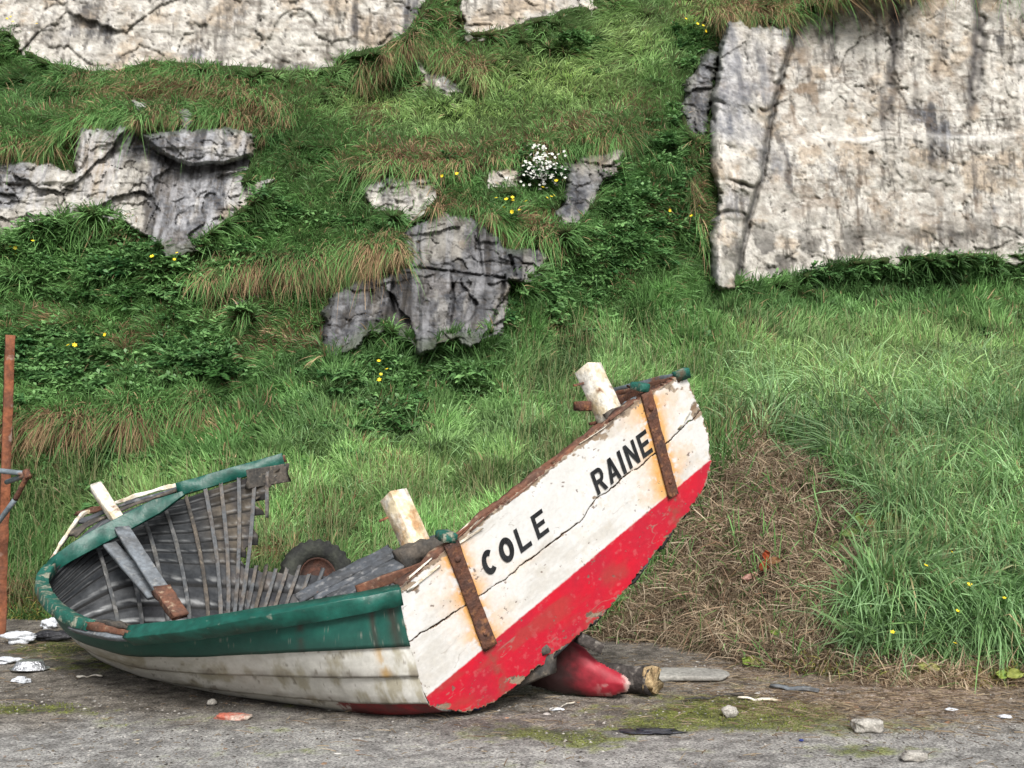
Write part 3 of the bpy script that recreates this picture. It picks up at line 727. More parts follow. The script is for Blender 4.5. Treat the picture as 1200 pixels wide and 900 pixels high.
# big arching blades close on the right and behind the boat
px, py, r, d = sample(85000, 330, 1420, 400, 800, lambda a, b: (sdist(a, b, DEAD) > 13 + 8 * RNG.normal(size=a.shape)) & (b > 420) & ((a > 800) | (RNG.uniform(size=a.shape) < .3)))
n = len(px)
c, isdry = grass_col(px, py, r, .1)
k1, kid, kl = clump(r, 2.3, 295)
dirv = norm(np.array([-.05, -.25, 1.0]) + kl * 1.5 + RNG.normal(size=(n, 3)) * .22)
ng_ = sstep(780, 900, px)
c = lerp(c, np.array((.32, .50, .26)), .8 * RNG.uniform(size=n))
blades('arching_grass', r, dirv, RNG.uniform(.40, 1.0, n) * (.7 + .45 * kid) * (.52 + .48 * ng_), RNG.uniform(.010, .020, n) * (.7 + .3 * ng_), RNG.uniform(.35, 1.15, n),
       c * (.5 + .75 * ((kid * 7) % 1))[:, None] * (1.15 - .5 * np.clip(k1 - .2, 0, .6))[:, None], M['blade'], 'long arching pale green blades in thick clumps, mostly on the near right bank')  # shaded gaps between clumps put into the blade colour

# seed heads: thin tall pale stems
px, py, r, d = sample(12000, -150, 1350, 350, 740, lambda a, b: (sdist(a, b, DEAD) > 5) & (b > 385) & ((a > 600) | (b > 560)))
n = len(px)
dirv = norm(np.array([0, -.05, 1.0]) + RNG.normal(size=(n, 3)) * .16)
blades('seeding_grass', r, dirv, RNG.uniform(.4, .62, n), RNG.uniform(.004, .008, n), RNG.uniform(.05, .35, n),
       lerp((.20, .26, .10), (.30, .26, .15), RNG.uniform(size=n)) * RNG.uniform(.8, 1.2, size=(n, 1)), M['blade'], 'pale seeding stems standing above the long grass')

# yellowing tufts at the foot of the slope
px, py, r, d = sample(60000, -60, 1300, 640, 815, lambda a, b: blobs(a, b, [(960, 786, 60, 12, 1), (1165, 796, 60, 12, .9), (30, 712, 60, 22, 1), (285, 658, 40, 12, .9), (1060, 792, 60, 8, .6)]) > RNG.uniform(.2, 1, a.shape))
n = len(px)
blades('yellowing_grass', r, norm(np.array([0, -.3, 1.0]) + RNG.normal(size=(n, 3)) * .5), RNG.uniform(.08, .24, n), RNG.uniform(.005, .010, n), RNG.uniform(.3, 1.1, n),
       lerp((.52, .42, .12), (.30, .36, .10), RNG.uniform(size=n)) * RNG.uniform(.6, 1.15, size=(n, 1)), M['blade'], 'yellowing short grass tufts where the slope meets the tarmac')

# 4. dead tangled patch
def dead_zone(px, py): return sdist(px, py, DEAD) + 12 * fbm(p3(px / 25., py / 25.), 3, 261) < RNG.uniform(-6, 14, px.shape)
px, py, r, d = sample(110000, 640, 1420, 470, 830, dead_zone)
n = len(px)
ph = RNG.uniform(0, 6.283, n)
k1, kid, kl = clump(r, 2.2, 297)
dirv = norm(np.stack([np.cos(ph), np.sin(ph) * .8 - .35, RNG.uniform(.0, 1.2, n)], -1) + kl * 1.2)
cc = lerp((.58, .45, .30), (.14, .09, .06), np.clip(RNG.uniform(size=n) + .6 * noise_at(r, 1.6, 263), 0, 1))
pale = RNG.uniform(size=n) < .12; cc = np.where(pale[:, None], (.55, .46, .33), cc)
cc = cc * (.5 + .75 * kid[:, None]) * (1.2 - .7 * np.clip(k1 - .15, 0, .7))[:, None]
blades('dead_grass', r + np.array([0, 0, .01]), dirv, RNG.uniform(.06, .34, n), RNG.uniform(.004, .010, n), RNG.uniform(.1, 1.1, n), cc * RNG.uniform(.7, 1.15, size=(n, 1)), M['dry'],
       'tangle of dead brown grass and stalks on the bank right of the transom', 'dead grass', 1.0)
px, py, r, d = sample(9000, 640, 1420, 480, 810, dead_zone)
n = len(px); ph = RNG.uniform(0, 6.283, n)
dirv = norm(np.stack([np.cos(ph), np.sin(ph) * .5 - .5, RNG.uniform(.1, 1.3, n)], -1))
sc_ = lerp((.62, .52, .38), (.30, .17, .10), RNG.uniform(size=n)); gq = RNG.uniform(size=n) < .25; sc_ = np.where(gq[:, None], (.16, .27, .08), sc_)
blades('dead_stalks', r, dirv, RNG.uniform(.2, .5, n), RNG.uniform(.006, .011, n), RNG.uniform(.2, 1.2, n), sc_, M['dry'], 'long bleached stalks and green shoots lying over the dead grass', 'dead grass', 1.0)
# edge litter of dry straw on the ground
n = 30000
gpx = RNG.uniform(-200, 1400, n); gpy = RNG.uniform(735, 900, n)
dens = blobs(gpx, gpy, [(1080, 815, 220, 30, 1.6), (860, 790, 160, 20, 1.2), (60, 755, 150, 20, .5), (700, 800, 120, 20, .35), (640, 835, 250, 20, .15)]) + .02
k = RNG.uniform(size=n) < dens; gpx, gpy = gpx[k], gpy[k]; n = len(gpx)
r = np.stack([G(a, b) for a, b in zip(gpx, gpy)]); r[:, 2] = ground_z(r[:, 0], r[:, 1]) + .004
ph = RNG.uniform(0, 6.283, n)
dirv = norm(np.stack([np.cos(ph), np.sin(ph), RNG.uniform(.0, .3, n)], -1))
blades('straw_litter', r, dirv, RNG.uniform(.03, .14, n), RNG.uniform(.003, .006, n), RNG.uniform(.05, .25, n),
       lerp((.45, .36, .24), (.16, .10, .06), RNG.uniform(size=n)), M['dry'], 'loose straw and dry stalks strewn along the tarmac edge', 'straw', 1.0)

# ------------------------------------------------------------ weeds: fronds and broad leaves
def leaves(root, dirv, length, nl, size, droop, col, spread=.9):
    """fronds of paired leaflets; every leaflet is a folded diamond"""
    n = len(root); V = []; C = []
    side = norm(np.cross(dirv, np.array([0, 0, 1.0]) + RNG.normal(size=(n, 3)) * .2))
    for k in range(nl):
        t = .25 + .75 * (k // 2 + .5) / (nl / 2)
        s = 1 if k % 2 else -1
        c = root + dirv * (length * t)[:, None] - np.array([0, 0, 1.]) * (length * droop * t * t)[:, None]
        if k >= nl - 1: ax = dirv
        else: ax = norm(dirv * .55 + side * s * spread + RNG.normal(size=(n, 3)) * .18 - np.array([0, 0, .25]))
        sz = size * (1.15 - .55 * t) * RNG.uniform(.8, 1.2, n)
        wd = norm(np.cross(ax, RNG.normal(size=(n, 3)) * .25 + np.array([0, -.5, 1.])))
        up = np.cross(wd, ax)
        a = c; b = c + ax * (sz * .5)[:, None] + wd * (sz * .24)[:, None]
        e = c + ax * sz[:, None] - np.array([0, 0, 1.]) * (sz * .2)[:, None]; f = c + ax * (sz * .5)[:, None] - wd * (sz * .24)[:, None]
        V += [a, b, e, f]
        cc = col * RNG.uniform(.75, 1.25, size=(n, 1)); C += [cc * .8, cc, cc * 1.1, cc]
    V = np.stack(V, 1); C = np.stack(C, 1)
    return V.reshape(-1, 3), C.reshape(-1, 3)

def leaf_obj(name, parts, label, cat, kind='stuff', parent=None):
    V = np.concatenate([p[0] for p in parts]); C = np.concatenate([p[1] for p in parts])
    f = np.arange(len(V)).reshape(-1, 4)
    o = mesh_np(name, V, [f], M['leafm'], origin=(0, 12, 0) if parent is None and kind == 'stuff' else None, col=np.clip(C, 0, .8), parent=parent)
    if parent is None: setp(o, label, cat, kind=kind)
    return o

WEED = [(120, 300, 150, 45, 1), (60, 420, 100, 40, .9), (230, 420, 80, 30, .9), (200, 350, 130, 40, .6), (330, 250, 60, 30, .8), (450, 250, 40, 40, .5), (470, 350, 30, 30, .5),
        (760, 260, 70, 60, 1), (700, 300, 70, 40, .9), (790, 170, 30, 50, .8), (650, 360, 90, 30, .8), (1060, 322, 180, 16, 1), (480, 440, 110, 40, .7), (680, 50, 18, 10, 1),
        (810, 60, 20, 40, .6), (740, 380, 120, 30, .6), (150, 540, 200, 14, .6), (440, 490, 80, 20, .7), (160, 165, 12, 12, .8), (620, 180, 18, 12, .9), (860, 225, 18, 10, .8), (60, 560, 120, 40, .35), (1020, 640, 20, 20, .6)]
def weed_ok(px, py):
    return (blobs(px, py, WEED) + .5 * fbm(p3(px / 24., py / 24.), 3, 271)) > RNG.uniform(.25, 1.0, px.shape)
px, py, r, d = sample(20000, -220, 1420, 0, 620, weed_ok)
nc = len(px); rep = 5
idx = np.repeat(np.arange(nc), rep)
rr = r[idx]; n = len(rr)
ph = RNG.uniform(0, 6.283, n)
dv = norm(np.stack([np.cos(ph) * .8, np.sin(ph) * .6 - .45, RNG.uniform(.25, 1.1, n)], -1))
wc = lerp((.035, .11, .034), (.20, .37, .13), np.clip(RNG.uniform(size=nc) * .8 + .5 * noise_at(r, 1.5, 273) + .1, 0, 1))[idx]
parts = [leaves(rr, dv, RNG.uniform(.12, .30, n), 8, RNG.uniform(.07, .15, n), RNG.uniform(.2, .6, n), wc)]
leaf_obj('leafy_weeds', parts, 'dark green leafy weeds and ferns scattered between the grass tufts', 'weeds')
# ------------------------------------------------------------ the wrecked boat
boat = thing('wrecked_boat', (-1.0, 6.9, 0.0), 'broken white, red and green wooden boat lettered COLE RAINE, heeled over on the tarmac', 'boat')

PA = P(465, 690, 6.2); PB = P(800, 437, 6.95); PC = P(500, 830, 6.44)
TN = np.cross(PB - PA, PC - PA); TN /= np.linalg.norm(TN)
if TN[1] > 0: TN = -TN                                  # faces the viewer
TX = (PB - PA) / np.linalg.norm(PB - PA); TY = np.cross(TN, TX); TY = -TY if TY[2] > 0 else TY
def TP(px, py, out=0.0):
    """point of the transom plane seen at a picture position, moved out along its normal"""
    px = np.asarray(px, float); py = np.asarray(py, float)
    r = P(px, py, 1.0) - np.array([0, 0, CAMH])
    o = np.array([0, 0, CAMH])
    t = ((PA - o) @ TN) / (r @ TN)
    return o + r * t[..., None] + TN * out

def frame(a, b, up):
    ax = (b - a) / (np.linalg.norm(b - a) + 1e-9)
    s = np.cross(ax, up); s /= np.linalg.norm(s) + 1e-9
    return ax, s, np.cross(s, ax)

def sweep(name, pts, sides, ups, wdt, hgt, mat, parent, jag=0.0, bev=.18, twist=None, wob=.004, seed=1):
    """rounded rectangular bar swept along pts; sides/ups = section axes at each point"""
    pts = np.asarray(pts, float); n = len(pts)
    sides = np.broadcast_to(np.asarray(sides, float), pts.shape); ups = np.broadcast_to(np.asarray(ups, float), pts.shape)
    wdt = np.broadcast_to(wdt, (n,)); hgt = np.broadcast_to(hgt, (n,))
    q = [(-1, -1 + bev), (-1 + bev, -1), (1 - bev, -1), (1, -1 + bev), (1, 1 - bev), (1 - bev, 1), (-1 + bev, 1), (-1, 1 - bev)]
    V = []
    for k, (a, b) in enumerate(q):
        jit = wob * fbm(pts * 9 + k * 3.1, 3, seed)[:, None]
        p = pts + sides * (wdt * .5 * a)[:, None] + ups * (hgt * .5 * b)[:, None] + jit * (sides * a + ups * b)
        V.append(p)
    V = np.stack(V, 1)
    if jag:
        t0 = pts[0] - pts[1]; t0 /= np.linalg.norm(t0); t1 = pts[-1] - pts[-2]; t1 /= np.linalg.norm(t1)
        rg = np.random.default_rng(seed)
        V[0] += t0 * rg.uniform(0, jag, (8, 1)); V[-1] += t1 * rg.uniform(0, jag, (8, 1))
    F = []
    for i in range(n - 1):
        for k in range(8):
            F.append((i * 8 + k, i * 8 + (k + 1) % 8, (i + 1) * 8 + (k + 1) % 8, (i + 1) * 8 + k))
    V = V.reshape(-1, 3)
    c0 = V[:8].mean(0); c1 = V[-8:].mean(0)
    V = np.concatenate([V, [c0, c1]]); m = len(V)
    T = [(m - 2, (k + 1) % 8, k) for k in range(8)] + [(m - 1, (n - 1) * 8 + k, (n - 1) * 8 + (k + 1) % 8) for k in range(8)]
    # consistent outward winding
    o = mesh_np(name, V, [np.array(F), np.array(T)], mat, parent=parent)
    return o

def bar(name, a, b, wdt, hgt, mat, parent, up=(0, 0, 1), jag=0.0, n=9, taper=1.0, bow=0.0, bev=.12, seed=1, wob=.005):
    a = np.asarray(a, float); b = np.asarray(b, float)
    ax, s, u = frame(a, b, np.asarray(up, float))
    t = np.linspace(0, 1, n)[:, None]
    pts = a + (b - a) * t + u * (bow * np.sin(np.pi * t))
    k = 1 + (taper - 1) * t[:, 0]
    return sweep(name, pts, s, u, wdt * k, hgt * k, mat, parent, jag, bev, seed=seed, wob=wob)

# ---- hull surface: stations from transom (u 0) to stem (u 1), seven points from near rail over keel to far rail
def pt(px, py, d): return P(px, py, d)
US = [0, .25, .5, .7, .85, .94, 1.0]
HP = np.array([
 [TP(467, 692), TP(484, 765), TP(522, 830), TP(648, 764), TP(765, 650), TP(829, 540), TP(798, 440)],
 [pt(395, 706, 6.12), pt(400, 768, 6.22), pt(440, 832, 6.6), PZ(520, .03, 7.1), PZ(560, .33, 7.6), PZ(600, .85, 7.95), PZ(640, 1.62, 8.0)],
 [pt(290, 722, 6.2), pt(300, 770, 6.42), pt(342, 821, 6.85), PZ(395, .03, 7.5), PZ(418, .28, 8.0), PZ(455, .78, 8.35), PZ(450, 1.55, 8.6)],
 [pt(190, 736, 6.45), pt(205, 771, 6.78), pt(238, 806, 7.22), PZ(288, .06, 7.8), PZ(298, .28, 8.3), PZ(318, .8, 8.65), pt(330, 548, 8.9)],
 [pt(115, 737, 6.8), pt(134, 764, 7.15), pt(168, 789, 7.7), PZ(232, .07, 8.1), PZ(243, .3, 8.45), PZ(232, .8, 8.68), pt(216, 584, 8.75)],
 [pt(67, 720, 7.25), pt(84, 743, 7.55), pt(118, 768, 8.0), PZ(150, .10, 8.25), PZ(150, .32, 8.45), PZ(132, .75, 8.58), pt(118, 616, 8.6)],
 [pt(45, 694, 7.8), pt(57, 714, 7.88), pt(78, 737, 8.05), pt(100, 752, 8.25), pt(84, 738, 8.28), pt(62, 706, 8.15), pt(47, 682, 8.0)]])

def spl(xs, Y, x):
    """non-uniform cubic through Y at xs"""
    xs = np.asarray(xs, float); x = np.clip(np.asarray(x, float), xs[0], xs[-1])
    k = np.clip(np.searchsorted(xs, x, side='right') - 1, 0, len(xs) - 2)
    m = np.zeros_like(Y)
    h = np.diff(xs); sh = (slice(None),) + (None,) * (Y.ndim - 1)
    s = np.diff(Y, axis=0) / h[sh]
    m[0] = s[0]; m[-1] = s[-1]
    m[1:-1] = (s[:-1] * h[1:][sh] + s[1:] * h[:-1][sh]) / (h[1:] + h[:-1])[sh]
    t = (x - xs[k]) / h[k]; e = (slice(None),) + (None,) * (Y.ndim - 1)
    t = t[e]; hk = h[k][e]
    return (2 * t**3 - 3 * t**2 + 1) * Y[k] + (t**3 - 2 * t**2 + t) * hk * m[k] + (-2 * t**3 + 3 * t**2) * Y[k + 1] + (t**3 - t**2) * hk * m[k + 1]

def hull(u, v):
    """u, v equal-length arrays -> points"""
    u = np.atleast_1d(np.asarray(u, float)); v = np.atleast_1d(np.asarray(v, float))
    u, v = np.broadcast_arrays(u, v)
    A = spl(US, HP, u.ravel())                      # n,7,3
    out = np.empty((len(A), 3)); vv_ = v.ravel()
    xs = np.arange(7.)
    k = np.clip(np.floor(vv_).astype(int), 0, 5); t = (vv_ - k)[:, None]; r = np.arange(len(A))
    p0 = A[r, np.maximum(k - 1, 0)]; p1 = A[r, k]; p2 = A[r, k + 1]; p3_ = A[r, np.minimum(k + 2, 6)]
    m1 = (p2 - p0) * .5; m2 = (p3_ - p1) * .5
    out = (2 * t**3 - 3 * t**2 + 1) * p1 + (t**3 - 2 * t**2 + t) * m1 + (-2 * t**3 + 3 * t**2) * p2 + (t**3 - t**2) * m2
    return out.reshape(u.shape + (3,))

def hull_n(u, v):
    u, v = np.broadcast_arrays(np.asarray(u, float), np.asarray(v, float))
    du = hull(np.clip(u + .01, 0, 1), v) - hull(np.clip(u - .01, 0, 1), v)
    dv = hull(u, np.clip(v + .05, 0, 6)) - hull(u, np.clip(v - .05, 0, 6))
    n = np.cross(du, dv)
    return n / (np.linalg.norm(n, axis=-1, keepdims=True) + 1e-9)
# outward = pointing to the viewer on the near side
SG = -1.0 if hull_n(.4, .5)[..., 1] > 0 else 1.0

VB = [0, .84, 1.28, 1.68, 2.05, 2.4, 2.7, 3.0, 3.4, 3.8, 4.15, 4.47, 4.78, 4.95, 5.12, 5.29, 5.46, 5.63, 5.8, 6.0]
def far_start(v):
    """where the far planking is broken off: planks above v 4.8 only survive forward of this u"""
    return .735
NPL = len(VB) - 1
HLL = []
for k in range(NPL):
    v0, v1 = VB[k], VB[k + 1]
    nearside = v0 < 2.99
    rg = np.random.default_rng(300 + k)
    u0, u1 = (.002, 1.0)
    fine = k < 5
    if v0 >= 4.77: u0 = [.75, .742, .731, .738, .726, .71, .70][min(k - 12, 6)]
    nu = int((u1 - u0) * (380 if fine else 150)) + 4; nv = 14 if fine else 13
    us = np.linspace(u0, u1, nu)
    ov = .035
    vs = np.linspace(v0 - (0 if nearside or k == 0 else ov), v1 + (ov if nearside and k < NPL - 1 else 0), nv)
    U, Vv = np.meshgrid(us, vs, indexing='ij')
    # ragged broken ends / edges
    if v0 >= 4.77:
        w_ = np.clip(1 - (U - u0) / .05, 0, 1)
        U = U + w_ * (.022 * fbm(p3(Vv * 9, Vv * 0 + k), 3, 310) + .012)
    if k == 11:
        Vv = Vv + np.clip((Vv - v0) / (v1 - v0), 0, 1) * (.10 * fbm(p3(U * 22, U * 0), 4, 311) - .03) * (U < .76)
    pts = hull(U, Vv); nrm_ = hull_n(U, Vv) * SG
    frac = (Vv - v0) / (v1 - v0)
    lap = frac if nearside else 1 - frac
    thin = 1 - sstep(.93, 1.0, U)
    pts = pts + nrm_ * ((.020 if nearside else .042) * lap * (thin * .8 + .2))[..., None]
    pts = pts + nrm_ * (.003 * fbm(p3(U * 30, Vv * 8), 3, 320 + k))[..., None]
    # ---- paint
    x_ = U * 5.0; n_a = fbm(p3(x_ * 6, Vv * 7), 5, 330, .6); n_b = fbm(p3(x_ * 25, Vv * 20), 4, 331, .6); n_s = fbm(p3(x_ * 9, Vv * 1.2), 4, 332)
    if k == 0:
        c_ = lerp((.005, .058, .045), (.009, .085, .064), np.clip(.5 + n_a, 0, 1))
        for uc, wv in ((.045, .022), (.125, .012), (.36, .01)):
            c_ = lerp(c_, (.035, .028, .022), .85 * np.exp(-((U - uc) / wv) ** 2) * sstep(-.3, .3, n_a + .3))
        c_ = lerp(c_, (.20, .20, .17), .6 * sstep(.48, .55, fbm(p3(x_ * 22, Vv * 22), 4, 333, .6) + .2 * n_a))
        c_ = lerp(c_, (.03, .06, .05), .4 * sstep(.6, 1, frac))
    elif nearside:
        c_ = lerp((.46, .45, .41), (.60, .59, .55), np.clip(.5 + n_a, 0, 1))
        c_ = lerp(c_, (.27, .24, .16), .75 * sstep(-.02, .5, fbm(p3(x_ * 4, Vv * 3), 5, 334, .6) + .3 * n_s))
        c_ = lerp(c_, (.15, .13, .10), .7 * sstep(.30, .55, fbm(p3(x_ * 14, Vv * 9), 5, 335, .62) + .35 * n_a))
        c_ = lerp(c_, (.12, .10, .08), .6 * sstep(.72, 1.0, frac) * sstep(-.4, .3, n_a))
        c_ = lerp(c_, (.40, .24, .07), .7 * np.exp(-((U - .12) / .018) ** 2) * sstep(-.2, .3, n_a + .1) * (k == 1))
        if k >= 3:
            red = lerp((.22, .018, .022), (.10, .03, .03), np.clip(.5 + n_a * 1.3, 0, 1))
            lim = .33 - (k - 3) * .05
            rm = (1 - sstep(lim - .02, lim + .02, U + .05 * n_b)) if k == 3 else np.ones_like(U)
            c_ = lerp(c_, red, rm)
    else:
        warm = .9 * (1 - sstep(.80, .86, U)) * sstep(4.7, 4.95, Vv)
        c_ = lerp(lerp((.030, .032, .036), (.105, .110, .115), np.clip(.5 + 1.3 * n_a + .3 * n_s, 0, 1)), lerp((.055, .046, .036), (.165, .14, .11), np.clip(.5 + 1.3 * n_a + .4 * n_b, 0, 1)), warm)
        c_ = lerp(c_, (.10, .062, .035), .55 * sstep(-.1, .4, n_a) * np.exp(-((Vv - 4.3) / .8) ** 2) * np.exp(-((U - .72) / .12) ** 2))
        c_ = lerp(c_, (.035, .035, .04), .7 * sstep(.05, .4, n_s + .4 * n_b))
        c_ = lerp(c_, (.03, .035, .04), .55 * sstep(.80, .86, U) * sstep(4.2, 4.9, Vv))
        c_ = lerp(c_, (.02, .02, .02), .94 * (1 - sstep(.16, .30, frac)) + .6 * sstep(.86, 1, frac))  # shade at each plank lap painted as a dark line
        c_ = lerp(c_, (.42, .43, .43), (.35 + .5 * sstep(.80, .9, U) * (1 - sstep(4.3, 4.8, Vv))) * sstep(.28, .36, frac) * (1 - sstep(.38, .55, frac)) * sstep(0, .3, n_b + .2))  # painted highlight along the lap edges, strongest in the bow
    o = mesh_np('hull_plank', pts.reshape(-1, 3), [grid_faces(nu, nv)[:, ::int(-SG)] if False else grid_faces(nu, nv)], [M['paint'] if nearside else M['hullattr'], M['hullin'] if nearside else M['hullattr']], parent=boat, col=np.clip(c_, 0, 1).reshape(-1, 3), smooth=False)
    # orient outward
    me = o.data
    pc = np.array(me.polygons[len(me.polygons) // 2].normal); cc_ = nrm_[nu // 2, nv // 2]
    if pc @ cc_ < 0:
        me.flip_normals()
    so_ = o.modifiers.new('thickness', 'SOLIDIFY'); so_.thickness = .019; so_.offset = -1; so_.material_offset = 1; so_.material_offset_rim = 1

# ---- ribs (bent frames) inside
for i, uc in enumerate(np.array([.07, .12, .17, .22, .27, .31, .335, .36, .38, .40, .42, .44, .46, .48, .50, .52, .54, .56, .58, .60, .62, .64, .66, .68, .70, .722, .745, .772, .80, .822, .847, .872, .897, .925, .952])):
    rg = random.Random(400 + i)
    top = 4.74 + rg.uniform(-.05, .09) if uc < .73 else (5.97 if uc > .73 else 5.2)
    if abs(uc - .735) < .001: top = 5.98
    vs = np.linspace(.12, top, 46)
    lean_u = uc + (.012 * np.sin(vs) * 0)
    pp = hull(np.full(46, uc), vs); nn_ = hull_n(np.full(46, uc), vs) * SG
    pp = pp - nn_ * .036
    tg = np.gradient(pp, axis=0); tg /= np.linalg.norm(tg, axis=-1, keepdims=True)
    sd_ = np.cross(tg, nn_); sd_ /= np.linalg.norm(sd_, axis=-1, keepdims=True)
    sweep('rib', pp, sd_, nn_, .030, .013, M['ribdark'] if uc > .86 else (M['rib'] if i % 6 else M['darkwood']), boat, jag=.03, seed=i + 3)
# the hanging free end of one rib under the far rail
bar('rib', PZ(313, 1.40, 8.86), PZ(313, 1.06, 8.78), .028, .02, M['rib'], boat, up=(0, 1, 0), jag=.02)
# protruding top plank of the far side
bar('hull_plank', P(294, 561, 8.80), P(331, 555, 8.93), .02, .15, M['darkwood'], boat, up=(0, 0, 1), jag=.07, seed=5)

# ---- keel and inner keelson
ku = np.linspace(.0, .98, 60); kp = hull(ku, np.full(60, 3.0))
kn = hull_n(ku, np.full(60, 3.0)) * SG
tg = np.gradient(kp, axis=0); tg /= np.linalg.norm(tg, axis=-1, keepdims=True)
sd_ = np.cross(tg, kn)
sweep('keelson', kp - kn * .045, sd_, kn, .11, .05, M['darkwood'], boat)

# ---- skeg: the red keel end sticking out below the transom
SKO = [(670, 741), (684, 758), (700, 774), (717, 783), (734, 792), (740, 801), (735, 811), (718, 816), (690, 816), (655, 812), (615, 802), (596, 796), (600, 780), (630, 752), (650, 742)]
SKQ = []
for sgn in (1, -1):
    gx_s, gy_s = np.meshgrid(np.arange(592, 745, 1.5), np.arange(738, 820, 1.5), indexing='ij')
    sds = sdist(gx_s, gy_s, SKO) + .6 * fbm(p3(gx_s / 14., gy_s / 14.), 3, 530)
    thk = .08 * np.sqrt(np.clip(1 - (1 - np.clip(-sds / 20., 0, 1)) ** 2, 0, 1))
    dd_ = 7.02 + (737 - gx_s) * .0018
    SV = P(gx_s, gy_s, dd_ - sgn * thk + (.15 if sgn < 0 else 0) * 0)
    SV += (.002 * fbm(p3(gx_s / 7., gy_s / 7.), 3, 531))[..., None]
    k_ = sds < .4
    kf = k_[:-1, :-1] & k_[1:, :-1] & k_[:-1, 1:] & k_[1:, 1:]
    F = grid_faces(*gx_s.shape, kf)
    na_ = fbm(p3(gx_s / 12., gy_s / 12.), 5, 532, .6)
    cs_ = lerp((.26, .012, .024), (.34, .022, .038), np.clip(.5 + 1.2 * na_, 0, 1))
    cs_ = lerp(cs_, (.45, .30, .28), .6 * sstep(.25, .4, na_) * sstep(690, 715, gx_s))
    cs_ = lerp(cs_, (.025, .010, .010), 1 - sstep(655, 705, gx_s - .35 * (gy_s - 780) + 14 * na_))  # shade under the hull painted over the red
    cs_ = lerp(cs_, (.5, .42, .38), .8 * sstep(728, 736, gx_s + 8 * na_))
    if sgn < 0: F = F[:, ::-1]
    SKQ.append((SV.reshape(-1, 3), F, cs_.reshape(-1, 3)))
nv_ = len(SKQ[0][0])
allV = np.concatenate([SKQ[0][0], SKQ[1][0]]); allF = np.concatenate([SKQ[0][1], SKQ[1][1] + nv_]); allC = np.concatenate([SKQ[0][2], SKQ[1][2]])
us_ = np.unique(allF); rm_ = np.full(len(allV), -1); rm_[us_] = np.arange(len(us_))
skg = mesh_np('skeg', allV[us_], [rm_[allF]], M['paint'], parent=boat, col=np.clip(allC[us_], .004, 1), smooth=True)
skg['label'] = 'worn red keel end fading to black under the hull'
bar('keel_block', P(680, 747, 6.95), P(703, 759, 6.99), .075, .07, M['bark'], boat, up=(0, 0, 1), jag=.02, wob=.02, bev=.3)
# deep keel below the hull, coloured dark for the shade there
kk = hull(np.linspace(.0, .8, 30), np.full(30, 3.0)) + kn[:30] * 0 + np.array([0, 0, -.03])
kk[:, 2] = np.maximum(kk[:, 2] - .04, .03)
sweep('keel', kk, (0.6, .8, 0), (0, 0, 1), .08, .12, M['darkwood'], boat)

# ---- transom, two painted planks on one plane
OUT = [(465, 690), (475, 682), (500, 663), (516, 650), (528, 638), (560, 613), (600, 583), (640, 552), (680, 521), (712, 496), (745, 469), (775, 452), (800, 438), (806, 447), (812, 462), (823, 485), (829, 512), (834, 540),
       (828, 565), (806, 600), (772, 642), (737, 686), (714, 712), (690, 735), (661, 757), (640, 776), (621, 786), (612, 800), (600, 806), (578, 823), (566, 828), (546, 835), (522, 831), (503, 827), (497, 815), (489, 792), (478, 752), (469, 715)]
CRK = [(470, 756), (500, 738), (543, 712), (574, 691), (600, 672), (640, 640), (680, 610), (700, 585), (737, 556), (770, 530), (800, 502), (832, 470)]
STR1 = [(529, 640), (572, 757)]; STR2 = [(757, 464), (786, 580)]
corn = np.stack([TP(x, y) for x, y in OUT])
a_ = (corn - PA) @ TX; b_ = (corn - PA) @ TY
st = .0042
ga = np.arange(a_.min() - .02, a_.max() + .02, st); gb = np.arange(b_.min() - .02, b_.max() + .02, st)
GA, GB = np.meshgrid(ga, gb, indexing='ij')
W3 = PA + GA[..., None] * TX + GB[..., None] * TY
tx, ty = PROJ(W3)
nA = fbm(p3(GA * 6, GB * 6), 5, 501, .6); nB = fbm(p3(GA * 26, GB * 26), 5, 502, .62); nC = fbm(p3(GA * 60, GB * 60), 3, 503)
nG = fbm(p3(GA * 3, GB * 45), 4, 504, .6)
sdT = sdist(tx, ty, OUT) + 2.2 * fbm(p3(GA * 30, GB * 30), 3, 505) + 1.5 * nC
cy = np.interp(tx, [p[0] for p in CRK], [p[1] for p in CRK]) + 3.5 * fbm(p3(GA * 14, GA * 0), 4, 506)
cd = ty - cy
topd = ldist(tx, ty, OUT[:13])
red_y = np.interp(tx, [480, 502, 834, 860], [832, 814, 537, 515])
white = lerp((.575, .57, .55), (.66, .655, .645), np.clip(.5 + nA, 0, 1))
white = lerp(white, (.55, .53, .48), .6 * sstep(.1, .45, nA + .4 * nB))
white = lerp(white, (.50, .42, .30), .35 * sstep(.2, .5, nB) * sstep(600, 760, tx))
redc = lerp((.50, .007, .024), (.40, .012, .03), np.clip(.5 + 1.2 * nA, 0, 1))
redc = lerp(redc, (.46, .12, .12), .4 * sstep(.2, .5, nB + .2 * nA))
redc = lerp(redc, (.30, .05, .04), .55 * sstep(.1, .5, fbm(p3(GA * 4, GB * 9, 2), 4, 507)))
rmask = sstep(-1.2, 1.2, ty - red_y + .8 * nC)
white = lerp(white, (.44, .41, .36), .5 * sstep(.0, .4, fbm(p3(GA * 2.5, GB * 7, 6), 5, 514, .62)))
col_ = lerp(white, redc, rmask)
